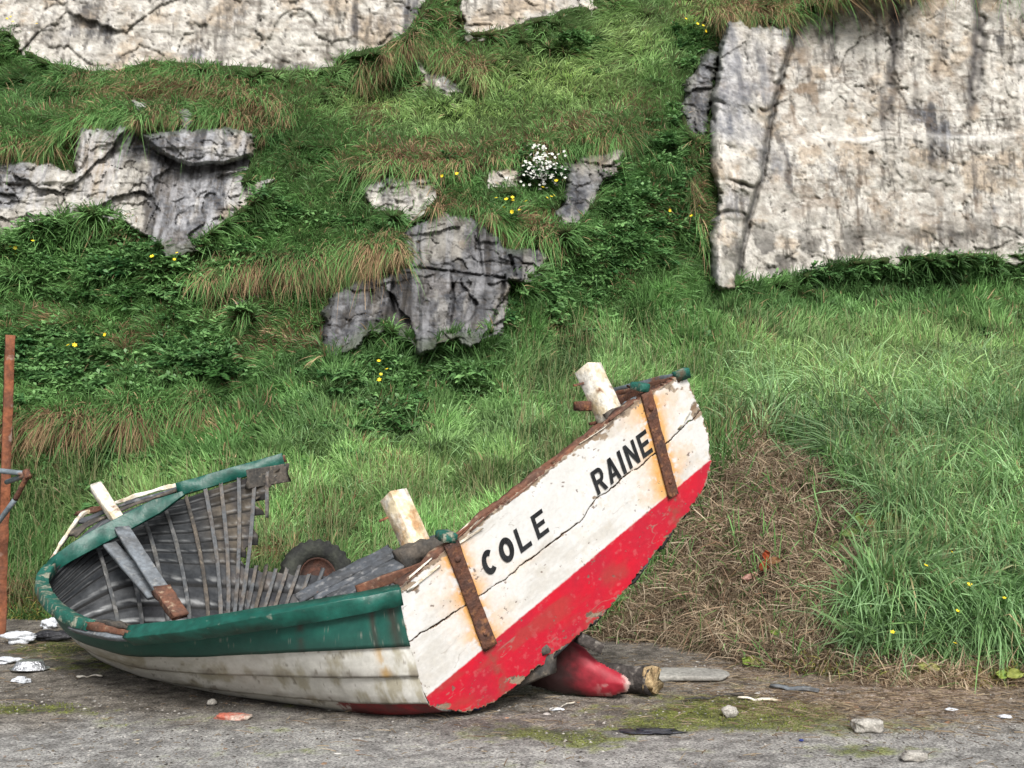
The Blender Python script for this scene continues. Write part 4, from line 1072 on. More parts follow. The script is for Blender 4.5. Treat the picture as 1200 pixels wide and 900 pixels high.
# rust bleeding beside the straps
for S, hw in ((STR1, 9), (STR2, 8)):
    ds = ldist(tx, ty, S) - hw
    (x0, y0), (x1, y1) = S
    along = ((tx - x0) * (x1 - x0) + (ty - y0) * (y1 - y0)) / ((x1 - x0) ** 2 + (y1 - y0) ** 2)
    bleed = np.exp(-np.maximum(ds, 0) / (6 + 9 * sstep(-.3, .4, nA))) * sstep(-.35, .25, nB + .6 * nA + .25) * sstep(-.08, .05, along) * (1 - sstep(.98, 1.1, along)) 
    col_ = lerp(col_, lerp((.66, .27, .035), (.60, .38, .15), np.clip(.5 + nB, 0, 1)), np.clip(bleed * 1.15, 0, .95) * (1 - rmask))
    run = np.exp(-((np.abs(ldist(tx, ty, [(x1, y1), (x1 + (x1 - x0) * .45, y1 + (y1 - y0) * .45)]))) / 7.) ** 2)
    col_ = lerp(col_, (.22, .06, .045), .7 * run * rmask * sstep(-.4, .2, nB + .1))
halo = np.exp(-np.abs(cd) / 4.) * sstep(.0, .3, fbm(p3(GA * 4, GA * 0 + 2), 3, 508))
col_ = lerp(col_, (.60, .36, .14), .35 * halo * (1 - rmask))
# bare wood where the paint has gone: along the top edge, cracks and lower edge
bare = np.maximum.reduce([np.exp(-topd / (6 + 5 * nA)) * 1.15, .72 * np.exp(-np.abs(sdT) / 3.0), .75 * np.exp(-np.abs(cd) / 2.4),
                          blobs(tx, ty, [(482, 688, 16, 10, .9), (700, 512, 20, 8, .75), (815, 482, 7, 14, .95), (660, 535, 30, 6, .7), (790, 455, 16, 8, .6), (520, 827, 20, 6, .7), (610, 797, 22, 8, .8), (702, 720, 20, 7, .7), (698, 583, 9, 4, .8), (540, 714, 6, 3, .6)])])
bm = sstep(.50, .62, bare + .42 * nB + .12 * nC)
wood = lerp((.19, .125, .08), (.34, .28, .21), np.clip(.5 + 1.2 * nG, 0, 1)); wood = lerp(wood, (.07, .05, .04), .8 * sstep(.15, .4, nG + .4 * nC))
col_ = lerp(col_, wood, bm)
flek = sstep(.56, .60, fbm(p3(GA * 16, GB * 16, 4), 4, 509, .6)) + sstep(.52, .56, fbm(p3(GA * 40, GB * 40, 4), 3, 510, .6)) * sstep(0, .3, nA + .1)
col_ = lerp(col_, (.14, .10, .08), np.clip(flek, 0, 1) * .85)
hair = (1 - sstep(0, .02, np.abs(fbm(p3(GA * 2.2, GB * 7, 3), 4, 512)))) * sstep(.0, .25, fbm(p3(GA * 3, GB * 3, 5), 3, 513))
col_ = lerp(col_, (.25, .2, .16), hair * .55)
hole = ldist(tx, ty, [(513, 775), (513.1, 775)]); col_ = lerp(col_, (.55, .53, .48), .6 * np.exp(-((hole - 5) / .9) ** 2))
dark = np.maximum(np.exp(-(cd / 1.1) ** 2) * sstep(-.35, .1, nB + .3), 0)
col_ = lerp(col_, (.05, .04, .035), dark * .9)
relief = .0018 * (1 - bm) - .003 * dark - .0012 * np.clip(flek, 0, 1) + .0012 * nG * bm + .0006 * nB + .004 * fbm(p3(GA * 2, GB * 2), 2, 511)
W3 = W3 + TN * relief[..., None]
na, nb = len(ga), len(gb)
cc_sd = .25 * (sdT[:-1, :-1] + sdT[1:, :-1] + sdT[:-1, 1:] + sdT[1:, 1:])
cc_cd = .25 * (cd[:-1, :-1] + cd[1:, :-1] + cd[:-1, 1:] + cd[1:, 1:])
gapn = .25 + .55 * np.clip(nB + .3, 0, 1)[:-1, :-1] * 1.6
planks = []
for up_ in (True, False):
    keep = (cc_sd < 0) & ((cc_cd < -gapn) if up_ else (cc_cd > gapn))
    F = grid_faces(na, nb, keep)
    used = np.unique(F); remap = np.full(na * nb, -1); remap[used] = np.arange(len(used))
    o = mesh_np('transom_plank', W3.reshape(-1, 3)[used], [remap[F]], [M['paint'], M['brownwood']], parent=boat, col=np.clip(col_, .005, .85).reshape(-1, 3)[used])
    if np.array(o.data.polygons[10].normal) @ TN < 0: o.data.flip_normals()
    so_ = o.modifiers.new('thickness', 'SOLIDIFY'); so_.thickness = .042; so_.offset = -1; so_.material_offset = 1; so_.material_offset_rim = 1
    planks.append(o)
planks[0]['label'] = 'white upper transom plank lettered COLE RAINE with rust streaks'
planks[1]['label'] = 'lower transom plank, white above and bright red below'
WL[planks[0].name] = WL[boat.name]

# ---- letters: strokes in a unit square, laid on the upper plank
def arc(cx, cy, rx, ry, a0, a1, n=18, th=.24):
    A = np.radians(np.linspace(a0, a1, n))
    o = [(cx + rx * math.cos(t), cy + ry * math.sin(t)) for t in A]
    i = [(cx + (rx - th * .95) * math.cos(t), cy + (ry - th * .72) * math.sin(t)) for t in A]
    return [[o[k], o[k + 1], i[k + 1], i[k]] for k in range(n - 1)]
def rc(x0, y0, x1, y1): return [[(x0, y0), (x1, y0), (x1, y1), (x0, y1)]]
TH = .34
GLY = {
 'C': arc(.52, .5, .5, .5, 48, 312, 22, TH),
 'O': arc(.5, .5, .52, .5, 0, 360, 28, TH),
 'L': rc(.02, 0, .28, 1) + rc(.28, 0, .92, .19),
 'E': rc(.05, 0, .31, 1) + rc(.31, 0, .95, .18) + rc(.31, .41, .86, .59) + rc(.31, .82, .95, 1),
 'R': rc(.03, 0, .29, 1) + rc(.29, .82, .6, 1) + rc(.29, .38, .6, .56) + [[(x, y) for x, y in q] for q in arc(.6, .69, .36, .31, -90, 90, 10, .25)] + [[(.44, .38), (.70, .40), (1.0, 0), (.70, 0)]],
 'A': [[(0, 0), (.27, 0), (.62, 1), (.38, 1)], [(.73, 0), (1, 0), (.62, 1), (.38, 1)]] + rc(.25, .22, .75, .39),
 'I': rc(.37, 0, .63, 1),
 'N': rc(.02, 0, .27, 1) + rc(.73, 0, .98, 1) + [[(.27, 1), (.27, .62), (.73, 0), (.73, .38)]],
}
GLY['A'] = [[(0, 0), (.27, 0), (.55, .80), (.50, 1), (.36, 1)], [(.73, 0), (1, 0), (.64, 1), (.50, 1), (.45, .80)]] + rc(.27, .20, .73, .36)
def letter(ch, cx, cy, wpx=18.0, hpx=28.5):
    bx, by = 335 / 420., -253 / 420.                   # along the lettering
    ux, uy = -.33, -.945                               # up the letter
    V = []; F3 = {}
    for q in GLY[ch]:
        s0 = len(V)
        for (a, b) in q:
            x = cx + bx * (a - .5) * wpx + ux * (b - .5) * hpx
            y = cy + by * (a - .5) * wpx + uy * (b - .5) * hpx
            V.append(TP(x, y, .0068 + (.0002 * (len(F3.get(4, [])) % 3))))
        F3.setdefault(len(q), []).append(list(range(s0, s0 + len(q))))
    o = mesh_np('letter', np.array(V), [np.array(f) for f in F3.values()], M['letter'], parent=planks[0], origin=TP(cx, cy))
    o['label'] = 'painted letter ' + ch
    for f in o.data.polygons: pass
    return o
for ch, x, y in (('C', 572.5, 658.5), ('O', 593, 644), ('L', 612.5, 629.5), ('E', 632, 614), ('R', 701.5, 562.5), ('A', 717, 550), ('I', 728, 541.5), ('N', 739.5, 532), ('E', 754.5, 520)):
    letter(ch, x, y, *( (18.5, 28.5) if x < 650 else (16.0 if ch != 'I' else 17, 28.0)))

# ---- iron straps with bolts
for S, wd, sd0 in ((STR1, .088, 1), (STR2, .078, 2)):
    (x0, y0), (x1, y1) = S
    a = TP(x0 - 1.5, y0 - 4, .014); b = TP(x1 + 1, y1, .014)
    t = np.linspace(0, 1, 30)[:, None]
    stp = sweep('iron_strap', a + (b - a) * t, np.cross((b - a) / np.linalg.norm(b - a), TN), TN, wd, .018, M['rust'], boat, jag=.008, bev=.15, wob=.006, seed=sd0)
    for f, rr_ in ((.14, .021), (.86, .017)):
        c = a + (b - a) * f + TN * .009
        V = []; ng = 12
        for lv, (rad, h) in enumerate(((1, 0), (.93, .5), (.6, .9), (0.05, 1))):
            for k in range(ng):
                an = 2 * math.pi * k / ng
                V.append(c + rr_ * rad * (math.cos(an) * TX + math.sin(an) * TY) + TN * h * rr_ * .7)
        F = [(l * ng + k, l * ng + (k + 1) % ng, (l + 1) * ng + (k + 1) % ng, (l + 1) * ng + k) for l in range(3) for k in range(ng)]
        mesh_np('bolt', np.array(V), [np.array(F)], M['rust'], parent=stp, smooth=True)
    # the strap folds over the top edge; green paint on the fold
    c0 = TP(x0 - 3, y0 - 10, .012)
    bar('strap_cap', c0 + TN * .008, c0 - TN * .10, wd * .95, .05, M['greenworn'], stp, up=(0, 0, 1), jag=.006, bev=.25, wob=.008, seed=sd0 + 3)

# ---- bare capping along the transom's top edge
cap = [TP(x, y, -.035) for x, y in ((472, 690), (500, 668), (522, 648), (560, 618), (600, 588), (640, 557), (680, 526), (712, 502), (745, 476))]
cap = spl(np.linspace(0, 1, 9), np.array(cap), np.linspace(0, 1, 60))
cap += TY * (.008 * fbm(p3(np.linspace(0, 14, 60), np.zeros(60)), 3, 520))[:, None] - TY * .018
sweep('transom_capping', cap, TY, TN, .035, .045, M['brownwood'], boat, jag=.02, wob=.02)
for q in range(26):                                      # splinters of torn wood along the edge
    f = RNG.uniform(.02, .98); i0 = int(f * 57)
    a = cap[i0] + TN * RNG.uniform(.0, .045) - TY * RNG.uniform(-.01, .02)
    b = a + (cap[min(i0 + 2, 59)] - cap[i0]) * RNG.uniform(1.0, 3.5) - TY * RNG.uniform(-.01, .02)
    if q < 14: bar('wood_splinter', a, b, RNG.uniform(.008, .018), RNG.uniform(.005, .014), M['brownwood'] if q % 3 else M['whitepost'], boat, up=(0, .3, 1), jag=.02, n=4, taper=.4, seed=q)
for (x0, y0, x1, y1) in ((540, 634, 562, 620), (480, 690, 512, 664), (796, 500, 806, 485)):
    bar('wood_splinter', TP(x0, y0, .006), TP(x1, y1, .012), .016, .008, M['whitepost'], boat, up=tuple(TN), jag=.03, n=5, taper=.5)

# ---- green rails
def rail(us, vv_, mat, wdt=.085, hgt=.075, lift=.012, jag=.01, out=.018, name='gunwale', n=120):
    u = np.linspace(0, 1, n); t = np.linspace(0, 1, len(us))
    U_ = np.interp(u, t, us); V_ = np.interp(u, t, vv_)
    p = hull(U_, V_); nn_ = hull_n(U_, V_) * SG
    ed = hull(U_, np.clip(np.where(V_ < 3, V_ + .3, V_ - .3), 0, 6)) - p; ed /= np.linalg.norm(ed, axis=-1, keepdims=True)
    # smooth the axes round the stem
    for _ in range(6):
        nn_[1:-1] = (nn_[:-2] + nn_[1:-1] + nn_[2:]) / 3
    nn_ /= np.linalg.norm(nn_, axis=-1, keepdims=True)
    tg = np.gradient(p, axis=0); tg /= np.linalg.norm(tg, axis=-1, keepdims=True)
    up = np.cross(tg, nn_); up /= np.linalg.norm(up, axis=-1, keepdims=True)
    up = np.where((up * ed).sum(-1, keepdims=True) > 0, -up, up)
    return sweep(name, p + nn_ * out + up * lift, nn_, up, wdt, hgt, mat, boat, jag=jag, bev=.07, wob=.003), p, nn_, up
rail([0.0, .775], [0, 0], M['green'], .085, .10, -.02)
rail([.79, .90], [0, 0], M['greywood'], .05, .05, -.02, jag=.05)
bar('splintered_rail', P(152, 741, 6.58), P(108, 733, 6.86), .06, .035, M['brownwood'], boat, jag=.06, wob=.02)
bar('splintered_rail', P(148, 733, 6.62), P(116, 729, 6.90), .05, .03, M['darkwood'], boat, jag=.06, wob=.02)
# green bow rail: near bow, round the stem, up to the broken end before the far side
bw = np.array([P(108, 733, 6.88), P(88, 727, 7.02), P(66, 713, 7.28), P(53, 697, 7.6), P(49, 683, 7.9), P(55, 671, 8.05), P(69, 657, 8.2), P(100, 638, 8.32), P(136, 619, 8.42), P(172, 600, 8.5), P(214, 579, 8.56)])
tq = np.linspace(0, 1, len(bw)); bws = spl(tq, bw, np.linspace(0, 1, 130))
tg = np.gradient(bws, axis=0); tg /= np.linalg.norm(tg, axis=-1, keepdims=True)
sd_ = np.cross(tg, np.array([0, 0.25, 1.])); sd_ /= np.linalg.norm(sd_, axis=-1, keepdims=True); up_ = np.cross(sd_, tg)
sweep('bow_gunwale', bws[:70], sd_[:70], up_[:70], .085, .07, M['greenworn'], boat, jag=.02, wob=.005, bev=.08)
fr_ = np.linspace(0, 1, 62)
sweep('bow_gunwale', bws[68:], sd_[68:], up_[68:], .05, np.interp(fr_, [0, .4, .85, 1], [.08, .13, .12, .03]), M['green'], boat, jag=.02, wob=.003, bev=.06)
# far rail on the surviving far side
bar('far_gunwale', P(209, 574, 8.78), P(331, 539, 8.96), .06, .105, M['green'], boat, up=(0, .15, 1), jag=.015, n=24, wob=.003, bev=.06)
bar('wood_splinter', P(322, 541, 8.96), P(333, 537, 8.98), .05, .05, M['brownwood'], boat, jag=.02, wob=.02)
# weathered capping boards outside the rail, bow to far side
cb = np.array([P(66, 650, 8.32), P(84, 631, 8.5), P(104, 615, 8.62), P(134, 601, 8.72), P(170, 587, 8.82), P(210, 574, 8.86)])
cbs = spl(np.linspace(0, 1, 6), cb, np.linspace(0, 1, 60))
tg = np.gradient(cbs, axis=0); tg /= np.linalg.norm(tg, axis=-1, keepdims=True)
sd_ = np.cross(tg, np.array([0, .0, 1.])); sd_ /= np.linalg.norm(sd_, axis=-1, keepdims=True); up_ = np.cross(sd_, tg)
for j, (ofs, wd, mt, z_) in enumerate(((-.10, .15, 'deck', -.03), (.03, .12, 'darkwood', .0), (.15, .12, 'deck', .02))):
    i0 = (8, 16, 24)[j]
    sg = 1 if sd_[30][1] > 0 else -1
    sweep('covering_board', (cbs + sd_ * sg * ofs + up_ * (z_))[i0:], sd_[i0:], up_[i0:], wd, .022, M[mt], boat, jag=.05, wob=.012, seed=j)
eg = np.array([P(54, 668, 8.2), P(67, 645, 8.4), P(83, 621, 8.6), P(99, 602, 8.85), P(114, 598, 8.95)])
egs = spl(np.linspace(0, 1, 5), eg, np.linspace(0, 1, 30))
sweep('rubbing_strake', egs, (0.5, .8, 0), (0, 0, 1), .03, .035, M['whitepost'], boat, jag=.04, wob=.012)
eg = np.array([P(134, 590, 8.96), P(170, 578, 9.0), P(215, 566, 9.03), P(262, 555, 9.05)])
egs = spl(np.linspace(0, 1, 4), eg, np.linspace(0, 1, 30))
sweep('rubbing_strake', egs, (0, 1, 0), (0, 0, 1), .05, .03, M['whitepost'], boat, jag=.05, wob=.012)
bar('wood_splinter', P(97, 600, 8.9), P(124, 594, 8.95), .04, .03, M['brownwood'], boat, jag=.08, wob=.02)

# ---- beams inside the bow
bar('bow_beam', P(143, 620, 8.38), P(196, 702, 7.75), .035, .105, M['greywood'], boat, up=(.5, .8, .3), jag=.02, n=14)
bar('bow_beam', P(190, 692, 7.79), P(210, 720, 7.62), .045, .12, M['brownwood'], boat, up=(.5, .8, .3), jag=.04, n=8, wob=.02)
bar('bow_beam', P(126, 635, 8.42), P(180, 698, 7.95), .035, .10, M['greywood'], boat, up=(.5, .8, .3), jag=.03, n=14)
bar('bow_post', P(113, 571, 8.72), P(139, 611, 8.52), .095, .085, M['whitepost'], boat, up=(.3, .6, .5), jag=.01)
# broken bits in the bilge
for q in range(16):
    a = PZ(RNG.uniform(190, 262), .16, RNG.uniform(7.5, 8.1)) + np.array([0, 0, RNG.uniform(0, .12)])
    ph = RNG.uniform(0, 6.28); ln = RNG.uniform(.06, .22)
    bar('broken_wood', a, a + np.array([math.cos(ph) * ln, math.sin(ph) * ln, RNG.uniform(-.04, .08)]), RNG.uniform(.015, .04), RNG.uniform(.01, .02), M[['brownwood', 'greywood', 'darkwood'][q % 3]], boat, jag=.02, n=4, seed=q)

# ---- posts, blocks and loose deck boards near the transom
def post(px0, py0, d0, px1, py1, d1, wd, roll, mat, name='mooring_post', par=None):
    a = P(px0, py0, d0); b = P(px1, py1, d1)
    ax = (b - a) / np.linalg.norm(b - a)
    return bar(name, a, b, wd, wd, M[mat], boat, up=(math.sin(roll), -math.cos(roll), .2), jag=.0, n=14, bev=.07, wob=.004)
p1 = post(461, 580, 6.98, 493, 650, 6.85, .135, .75, 'tanpost')
p1['label'] = 'cream flaking post near the strap over COLE'
bar('post_peg', P(444, 611, 6.93), P(470, 600, 6.95), .016, .016, M['rust'], p1, n=4)
p2 = post(689, 431, 7.12, 722, 503, 6.98, .135, .75, 'whitepost')
p2['label'] = 'tall off white post at the raised quarter'
bar('post_peg', P(672, 452, 7.05), P(690, 447, 7.08), .014, .014, M['rust'], p2, n=4)
bar('post_bracket', P(676, 476, 7.0), P(694, 476, 7.08), .07, .06, M['rust'], p2, n=5)
bar('post_peg', P(691, 497, 7.0), P(706, 494, 7.05), .018, .018, M['rust'], p2, n=4)
bar('deck_block', P(468, 656, 6.72), P(497, 641, 6.82), .12, .11, M['darkwood'], boat, n=8, wob=.005, bev=.06)
bar('deck_block', P(491, 645, 6.80), P(528, 634, 6.86), .12, .10, M['darkwood'], boat, n=8, wob=.008, jag=.03, bev=.06)
bar('deck_block', P(490, 636, 6.9), P(521, 627, 6.95), .10, .02, M['greywood'], boat, n=8, wob=.02, jag=.06)
bar('deck_block', P(712, 492, 6.98), P(740, 478, 7.0), .13, .09, M['darkwood'], boat, n=10, wob=.03, jag=.03)
bar('deck_block', P(718, 482, 7.1), P(750, 468, 7.13), .08, .03, M['greywood'], boat, n=10, wob=.04, jag=.05)
bar('deck_beam', P(418, 692, 6.45), P(516, 657, 6.62), .05, .055, M['brownwood'], boat, n=10, wob=.01)
bar('deck_beam', P(470, 690, 6.38), P(520, 656, 6.58), .05, .03, M['brownwood'], boat, n=10, wob=.01)
for (x0, y0, d0, x1, y1, d1, wd) in ((352, 700, 6.72, 456, 646, 6.98, .11), (372, 702, 6.6, 462, 652, 6.86, .05), (392, 702, 6.5, 478, 655, 6.78, .12), (400, 676, 6.95, 456, 645, 7.15, .06)):
    bar('deck_board', P(x0, y0, d0), P(x1, y1, d1), wd, .022, M['deck'], boat, up=(-.25, -.55, .8), jag=.03, n=14, wob=.01, seed=int(x0))
bar('deck_fragment', P(372, 694, 6.75), P(392, 690, 6.8), .06, .02, M['brownwood'], boat, jag=.03, n=4)
# raised quarter: short end of the far rail with its torn planking
bar('quarter_rail', TP(801, 439, -.02), P(706, 461, 7.62), .03, .035, M['pipe'], boat, n=20, wob=.008)
bar('quarter_rail', TP(797, 446, -.03), P(712, 466, 7.55), .05, .05, M['brownwood'], boat, n=16, wob=.02, jag=.04)
bar('quarter_rail', TP(782, 456, -.04), P(722, 470, 7.35), .03, .06, M['rust'], boat, n=16, wob=.02, jag=.04)
bar('quarter_cap', TP(806, 436, .0), TP(793, 442, -.02), .06, .06, M['greenworn'], boat, up=tuple(TN), n=5, wob=.01)
bar('quarter_rail', P(735, 452, 7.15), P(757, 462, 7.02), .012, .012, M['rust'], boat, n=6)

# ------------------------------------------------------------ other things
def lathe(name, prof, c, ax, mat, parent, ng=64, rfun=None, smooth=True):
    ax = np.array(ax, float); ax /= np.linalg.norm(ax)
    s = np.cross(ax, (0, 0, 1.)); s /= np.linalg.norm(s); t = np.cross(s, ax)
    V = []
    for j, (r, h) in enumerate(prof):
        for k in range(ng):
            an = 2 * math.pi * k / ng
            rr_ = r + (rfun(j, k) if rfun else 0)
            V.append(np.array(c) + ax * h + rr_ * (math.cos(an) * s + math.sin(an) * t))
    m = len(prof)
    F = [(j * ng + k, j * ng + (k + 1) % ng, (j + 1) * ng + (k + 1) % ng, (j + 1) * ng + k) for j in range(m - 1) for k in range(ng)]
    return mesh_np(name, np.array(V), [np.array(F)], mat, parent=parent, smooth=smooth)

tc_ = P(371, 676, 8.95)
ty_ = thing('old_tyre', tc_ - np.array([0, 0, .3]), 'old treaded tyre lying in the grass behind the broken hull', 'tyre')
axt = (.42, -.85, .30)
prof = [(.150, -.045), (.165, -.075), (.21, -.095), (.255, -.092), (.28, -.075), (.292, -.05), (.294, 0), (.292, .05), (.28, .075), (.255, .092), (.21, .095), (.165, .075), (.150, .045)]
def tread(j, k):
    if j in (4, 5, 7, 8): return .010 if ((k + (2 if j > 6 else 0)) // 2) % 2 else -.006
    if j == 6: return -.004 if (k // 2) % 2 else .004
    return 0
lathe('tyre_tread', prof, tc_, axt, M['rubber'], ty_, 92, tread, False)
lathe('rim', [(.152, .04), (.145, .05), (.135, .03), (.12, .0), (.06, -.01), (.05, .02), (.03, .03), (.001, .03)], tc_, axt, M['rimrust'], ty_, 40)

lg = thing('fallen_log', G(740, 800), 'dark round log with a splintered pale end lying under the red keel', 'log')
la = P(686, 774, 7.34); lb = P(764, 780, 7.14); la[2] = .098; lb[2] = .098
def round_bar(name, a, b, r0, r1, mat, parent, n=16, ng=20, wob=.012, jag=0, seed=1, caps=True):
    ax, s, u = frame(a, b, np.array([0, 0, 1.]))
    V = []
    for i in range(n):
        t = i / (n - 1)
        for k in range(ng):
            an = 2 * math.pi * k / ng; dd = math.cos(an) * s + math.sin(an) * u
            V.append(a + (b - a) * t + dd * (r0 + (r1 - r0) * t))
    V = np.array(V); V += (wob * fbm(V * 9, 4, seed))[:, None] * norm(V - (a + ((V - a) @ ax)[:, None] * ax))
    if jag: V[-ng:] += ax * RNG.uniform(-jag, jag, (ng, 1))
    F = [(i * ng + k, i * ng + (k + 1) % ng, (i + 1) * ng + (k + 1) % ng, (i + 1) * ng + k) for i in range(n - 1) for k in range(ng)]
    T = []
    if caps:
        V = np.concatenate([V, [a, b]]); T = [(len(V) - 2, (k + 1) % ng, k) for k in range(ng)] + [(len(V) - 1, (n - 1) * ng + k, (n - 1) * ng + (k + 1) % ng) for k in range(ng)]
    return mesh_np(name, V, [np.array(F)] + ([np.array(T)] if T else []), mat, parent=parent, smooth=True)
round_bar('trunk', la, lb, .088, .092, M['bark'], lg, wob=.02)
round_bar('broken_end', lb + (lb - la) * -.08, lb + (lb - la) * .05, .095, .085, M['logend'], lg, n=6, wob=.05, jag=.03, seed=4)

po = thing('rusty_post', P(0, 742, 9.5) * np.array([1, 1, 0]), 'leaning rusty iron post with grey pipe bracket at the left edge', 'post')
b0 = P(0.5, 742, 9.5); b0[2] = -.05
bar('post_shaft', b0, P(12, 393, 9.5), .075, .06, M['rustpost'], po, up=(.5, -.8, 0), n=30, wob=.008)
def pipe(a, b, r=.022, m='pipe', nm='pipe'): return round_bar(nm, np.asarray(a), np.asarray(b), r, r, M[m], po, n=12, ng=12, wob=.002)
e1 = P(33, 556, 9.0)
pipe(P(-90, 542, 9.45), P(30, 555, 9.05)); pipe(P(8, 565, 9.3), e1); pipe(e1, P(18, 585, 9.1), .022, 'rust'); pipe(P(18, 585, 9.1), P(-60, 690, 9.5))
pipe(P(-60, 690, 9.5), P(-62, 560, 9.45)); round_bar('pipe_joint', P(30, 552, 9.03), P(34, 560, 9.0), .028, .028, M['rust'], po, n=5, ng=12)

def lump(name, c, size, mat, label, cat, group=None, seed=1, flat=.5, rough=.35, res=18, yaw=0, boxy=1.0):
    th = np.linspace(0, math.pi, res); ph = np.linspace(0, 2 * math.pi, res * 2, endpoint=False)
    T_, P_ = np.meshgrid(th, ph, indexing='ij')
    D = np.stack([np.sin(T_) * np.cos(P_), np.sin(T_) * np.sin(P_), np.cos(T_)], -1)
    r_ = 1 + rough * fbm(D * 1.6 + seed * 7.7, 4, seed) + .12 * fbm(D * 6 + seed, 3, seed)
    D = np.sign(D) * np.abs(D) ** boxy
    V = D * r_[..., None]; V[..., 2] *= flat
    V[..., 0] *= size[0]; V[..., 1] *= size[1]; V[..., 2] *= size[0]
    cy_, sy_ = math.cos(yaw), math.sin(yaw)
    x_, y_ = V[..., 0] * cy_ - V[..., 1] * sy_, V[..., 0] * sy_ + V[..., 1] * cy_
    V[..., 0], V[..., 1] = x_, y_
    V = V.reshape(-1, 3); V[:, 2] -= np.percentile(V[:, 2], 12); V = V + np.asarray(c)
    nb_ = res * 2; F = [(i * nb_ + k, (i + 1) * nb_ + k, (i + 1) * nb_ + (k + 1) % nb_, i * nb_ + (k + 1) % nb_) for i in range(res - 1) for k in range(nb_)]
    o = mesh_np(name, V, [np.array(F)], mat)
    return setp(o, label, cat, group)
def GG(px, py):
    p = G(px, py); p[2] = float(ground_z(p[0:1], p[1:2])[0]); return p
lump('stone', GG(1017, 858), (.085, .055), M['stone'], 'largest pale stone on the tarmac at the lower right', 'stone', seed=3, flat=.45, boxy=.75)
lump('stone', GG(1071, 890), (.06, .045), M['stone'], 'flat pale stone nearest the bottom right corner', 'stone', seed=5, flat=.4, boxy=.75)
lump('stone', GG(855, 840), (.045, .04), M['stone'], 'rounded grey stone on the moss right of the keel', 'stone', seed=8, flat=.8)
lump('stone', GG(248, 826), (.03, .025), M['stone'], 'small white pebble under the green side of the boat', 'stone', seed=9, flat=.7)
lump('brick_fragment', GG(272, 842), (.10, .04), M['brick'], 'flat reddish brick fragment on the tarmac below the hull', 'brick', seed=11, flat=.15, yaw=-.2, boxy=.55)
lump('plastic_wrapper', GG(26, 799), (.055, .05), M['paper'], 'small crumpled white wrapper nearest the front left', 'litter', seed=13, flat=.4, rough=.9)
lump('plastic_wrapper', GG(22, 755), (.11, .06), M['paper'], 'torn white wrapper behind the foil tray', 'litter', seed=15, flat=.35, rough=1.0)
lump('plastic_wrapper', GG(8, 776), (.09, .05), M['paper'], 'flattened white wrapper at the left edge beside the foil tray', 'litter', seed=16, flat=.25, rough=.9)
lump('plastic_wrapper', GG(58, 737), (.07, .04), M['paper'], 'small white wrapper against the bow', 'litter', seed=18, flat=.6, rough=.8)
lump('black_bag', GG(62, 752), (.17, .06), M['blackbag'], 'flat black plastic bag on the ground before the bow', 'bag', seed=17, flat=.25, rough=.6)
lump('blue_plastic', GG(760, 856), (.13, .06), M['tar'], 'dark torn plastic sheet flat on the mossy ground', 'litter', seed=19, flat=.05, rough=1.6)
lump('bottle_top', GG(939, 870), (.012, .012), M['blue'], 'tiny blue bottle top on the grey tarmac', 'litter', seed=20, flat=.5, rough=.1)
lump('concrete_slab', GG(800, 795), (.30, .14), M['slab'], 'flat worn concrete slab right of the log end', 'slab', seed=21, flat=.09, rough=.22, yaw=-.1, boxy=.45)
lump('paper_scrap', GG(555, 831), (.04, .02), M['blue'], 'blue scrap under the transom corner', 'litter', seed=23, flat=.3)
lump('paper_scrap', GG(652, 832), (.05, .02), M['paper'], 'white paper scrap in front of the red keel', 'litter', seed=24, flat=.2)
lump('paper_scrap', GG(1115, 835), (.035, .02), M['paper'], 'white scrap among straw at the lower right', 'litter', seed=25, flat=.3)
lump('paper_scrap', GG(1178, 843), (.04, .02), M['paper'], 'bluish white scrap near the right edge', 'litter', seed=26, flat=.3)
# foil tray with fluted sides
ft = GG(35, 786)
V = []; ng = 60
for j, (r, h) in enumerate(((.001, .012), (.075, .012), (.08, .014), (.105, .07), (.125, .075), (.128, .07))):
    for k in range(ng):
        an = 2 * math.pi * k / ng; rr_ = r + (.004 * (-1) ** k if j == 3 else 0) + .004 * math.sin(3 * an + j)
        V.append(ft + np.array([rr_ * 1.1 * math.cos(an), rr_ * .8 * math.sin(an), .085 - h]))
F = [(j * ng + k, j * ng + (k + 1) % ng, (j + 1) * ng + (k + 1) % ng, (j + 1) * ng + k) for j in range(5) for k in range(ng)]
setp(mesh_np('foil_tray', np.array(V), [np.array(F)], M['foil']), 'upturned silver foil tray with fluted sides on the ground at left', 'tray')
def stick(px0, py0, px1, py1, wd, mat, label, z=.015):
    a = GG(px0, py0); b = GG(px1, py1); a[2] += z; b[2] += z
    ax, s, u = frame(a, b, np.array([0, 0, 1.]))
    t = np.linspace(0, 1, 12)[:, None]; pts = a + (b - a) * t + np.array([0, 0, 1]) * (.012 * fbm(p3(t[:, 0] * 5, t[:, 0] * 0), 2, 7))[:, None]
    o = sweep('stick', pts, s, u, wd, wd * .5, M[mat], None, jag=.02, wob=.01)
    return setp(o, label, 'stick')
stick(867, 820, 914, 823, .02, 'whitepost', 'pale stripped stick lying on the moss at the right')
stick(905, 806, 958, 812, .035, 'greywood', 'grey splintered lath among the straw at the tarmac edge')
stick(805, 822, 870, 816, .012, 'darkwood', 'thin dark twig pointing at the pale stripped stick')
stick(92, 795, 118, 794, .018, 'whitepost', 'short pale lath right of the foil tray')
stick(86, 783, 128, 780, .008, 'darkwood', 'thin twig between foil tray and hull')
stick(644, 834, 672, 826, .010, 'whitepost', 'short white splinter in front of the red keel')

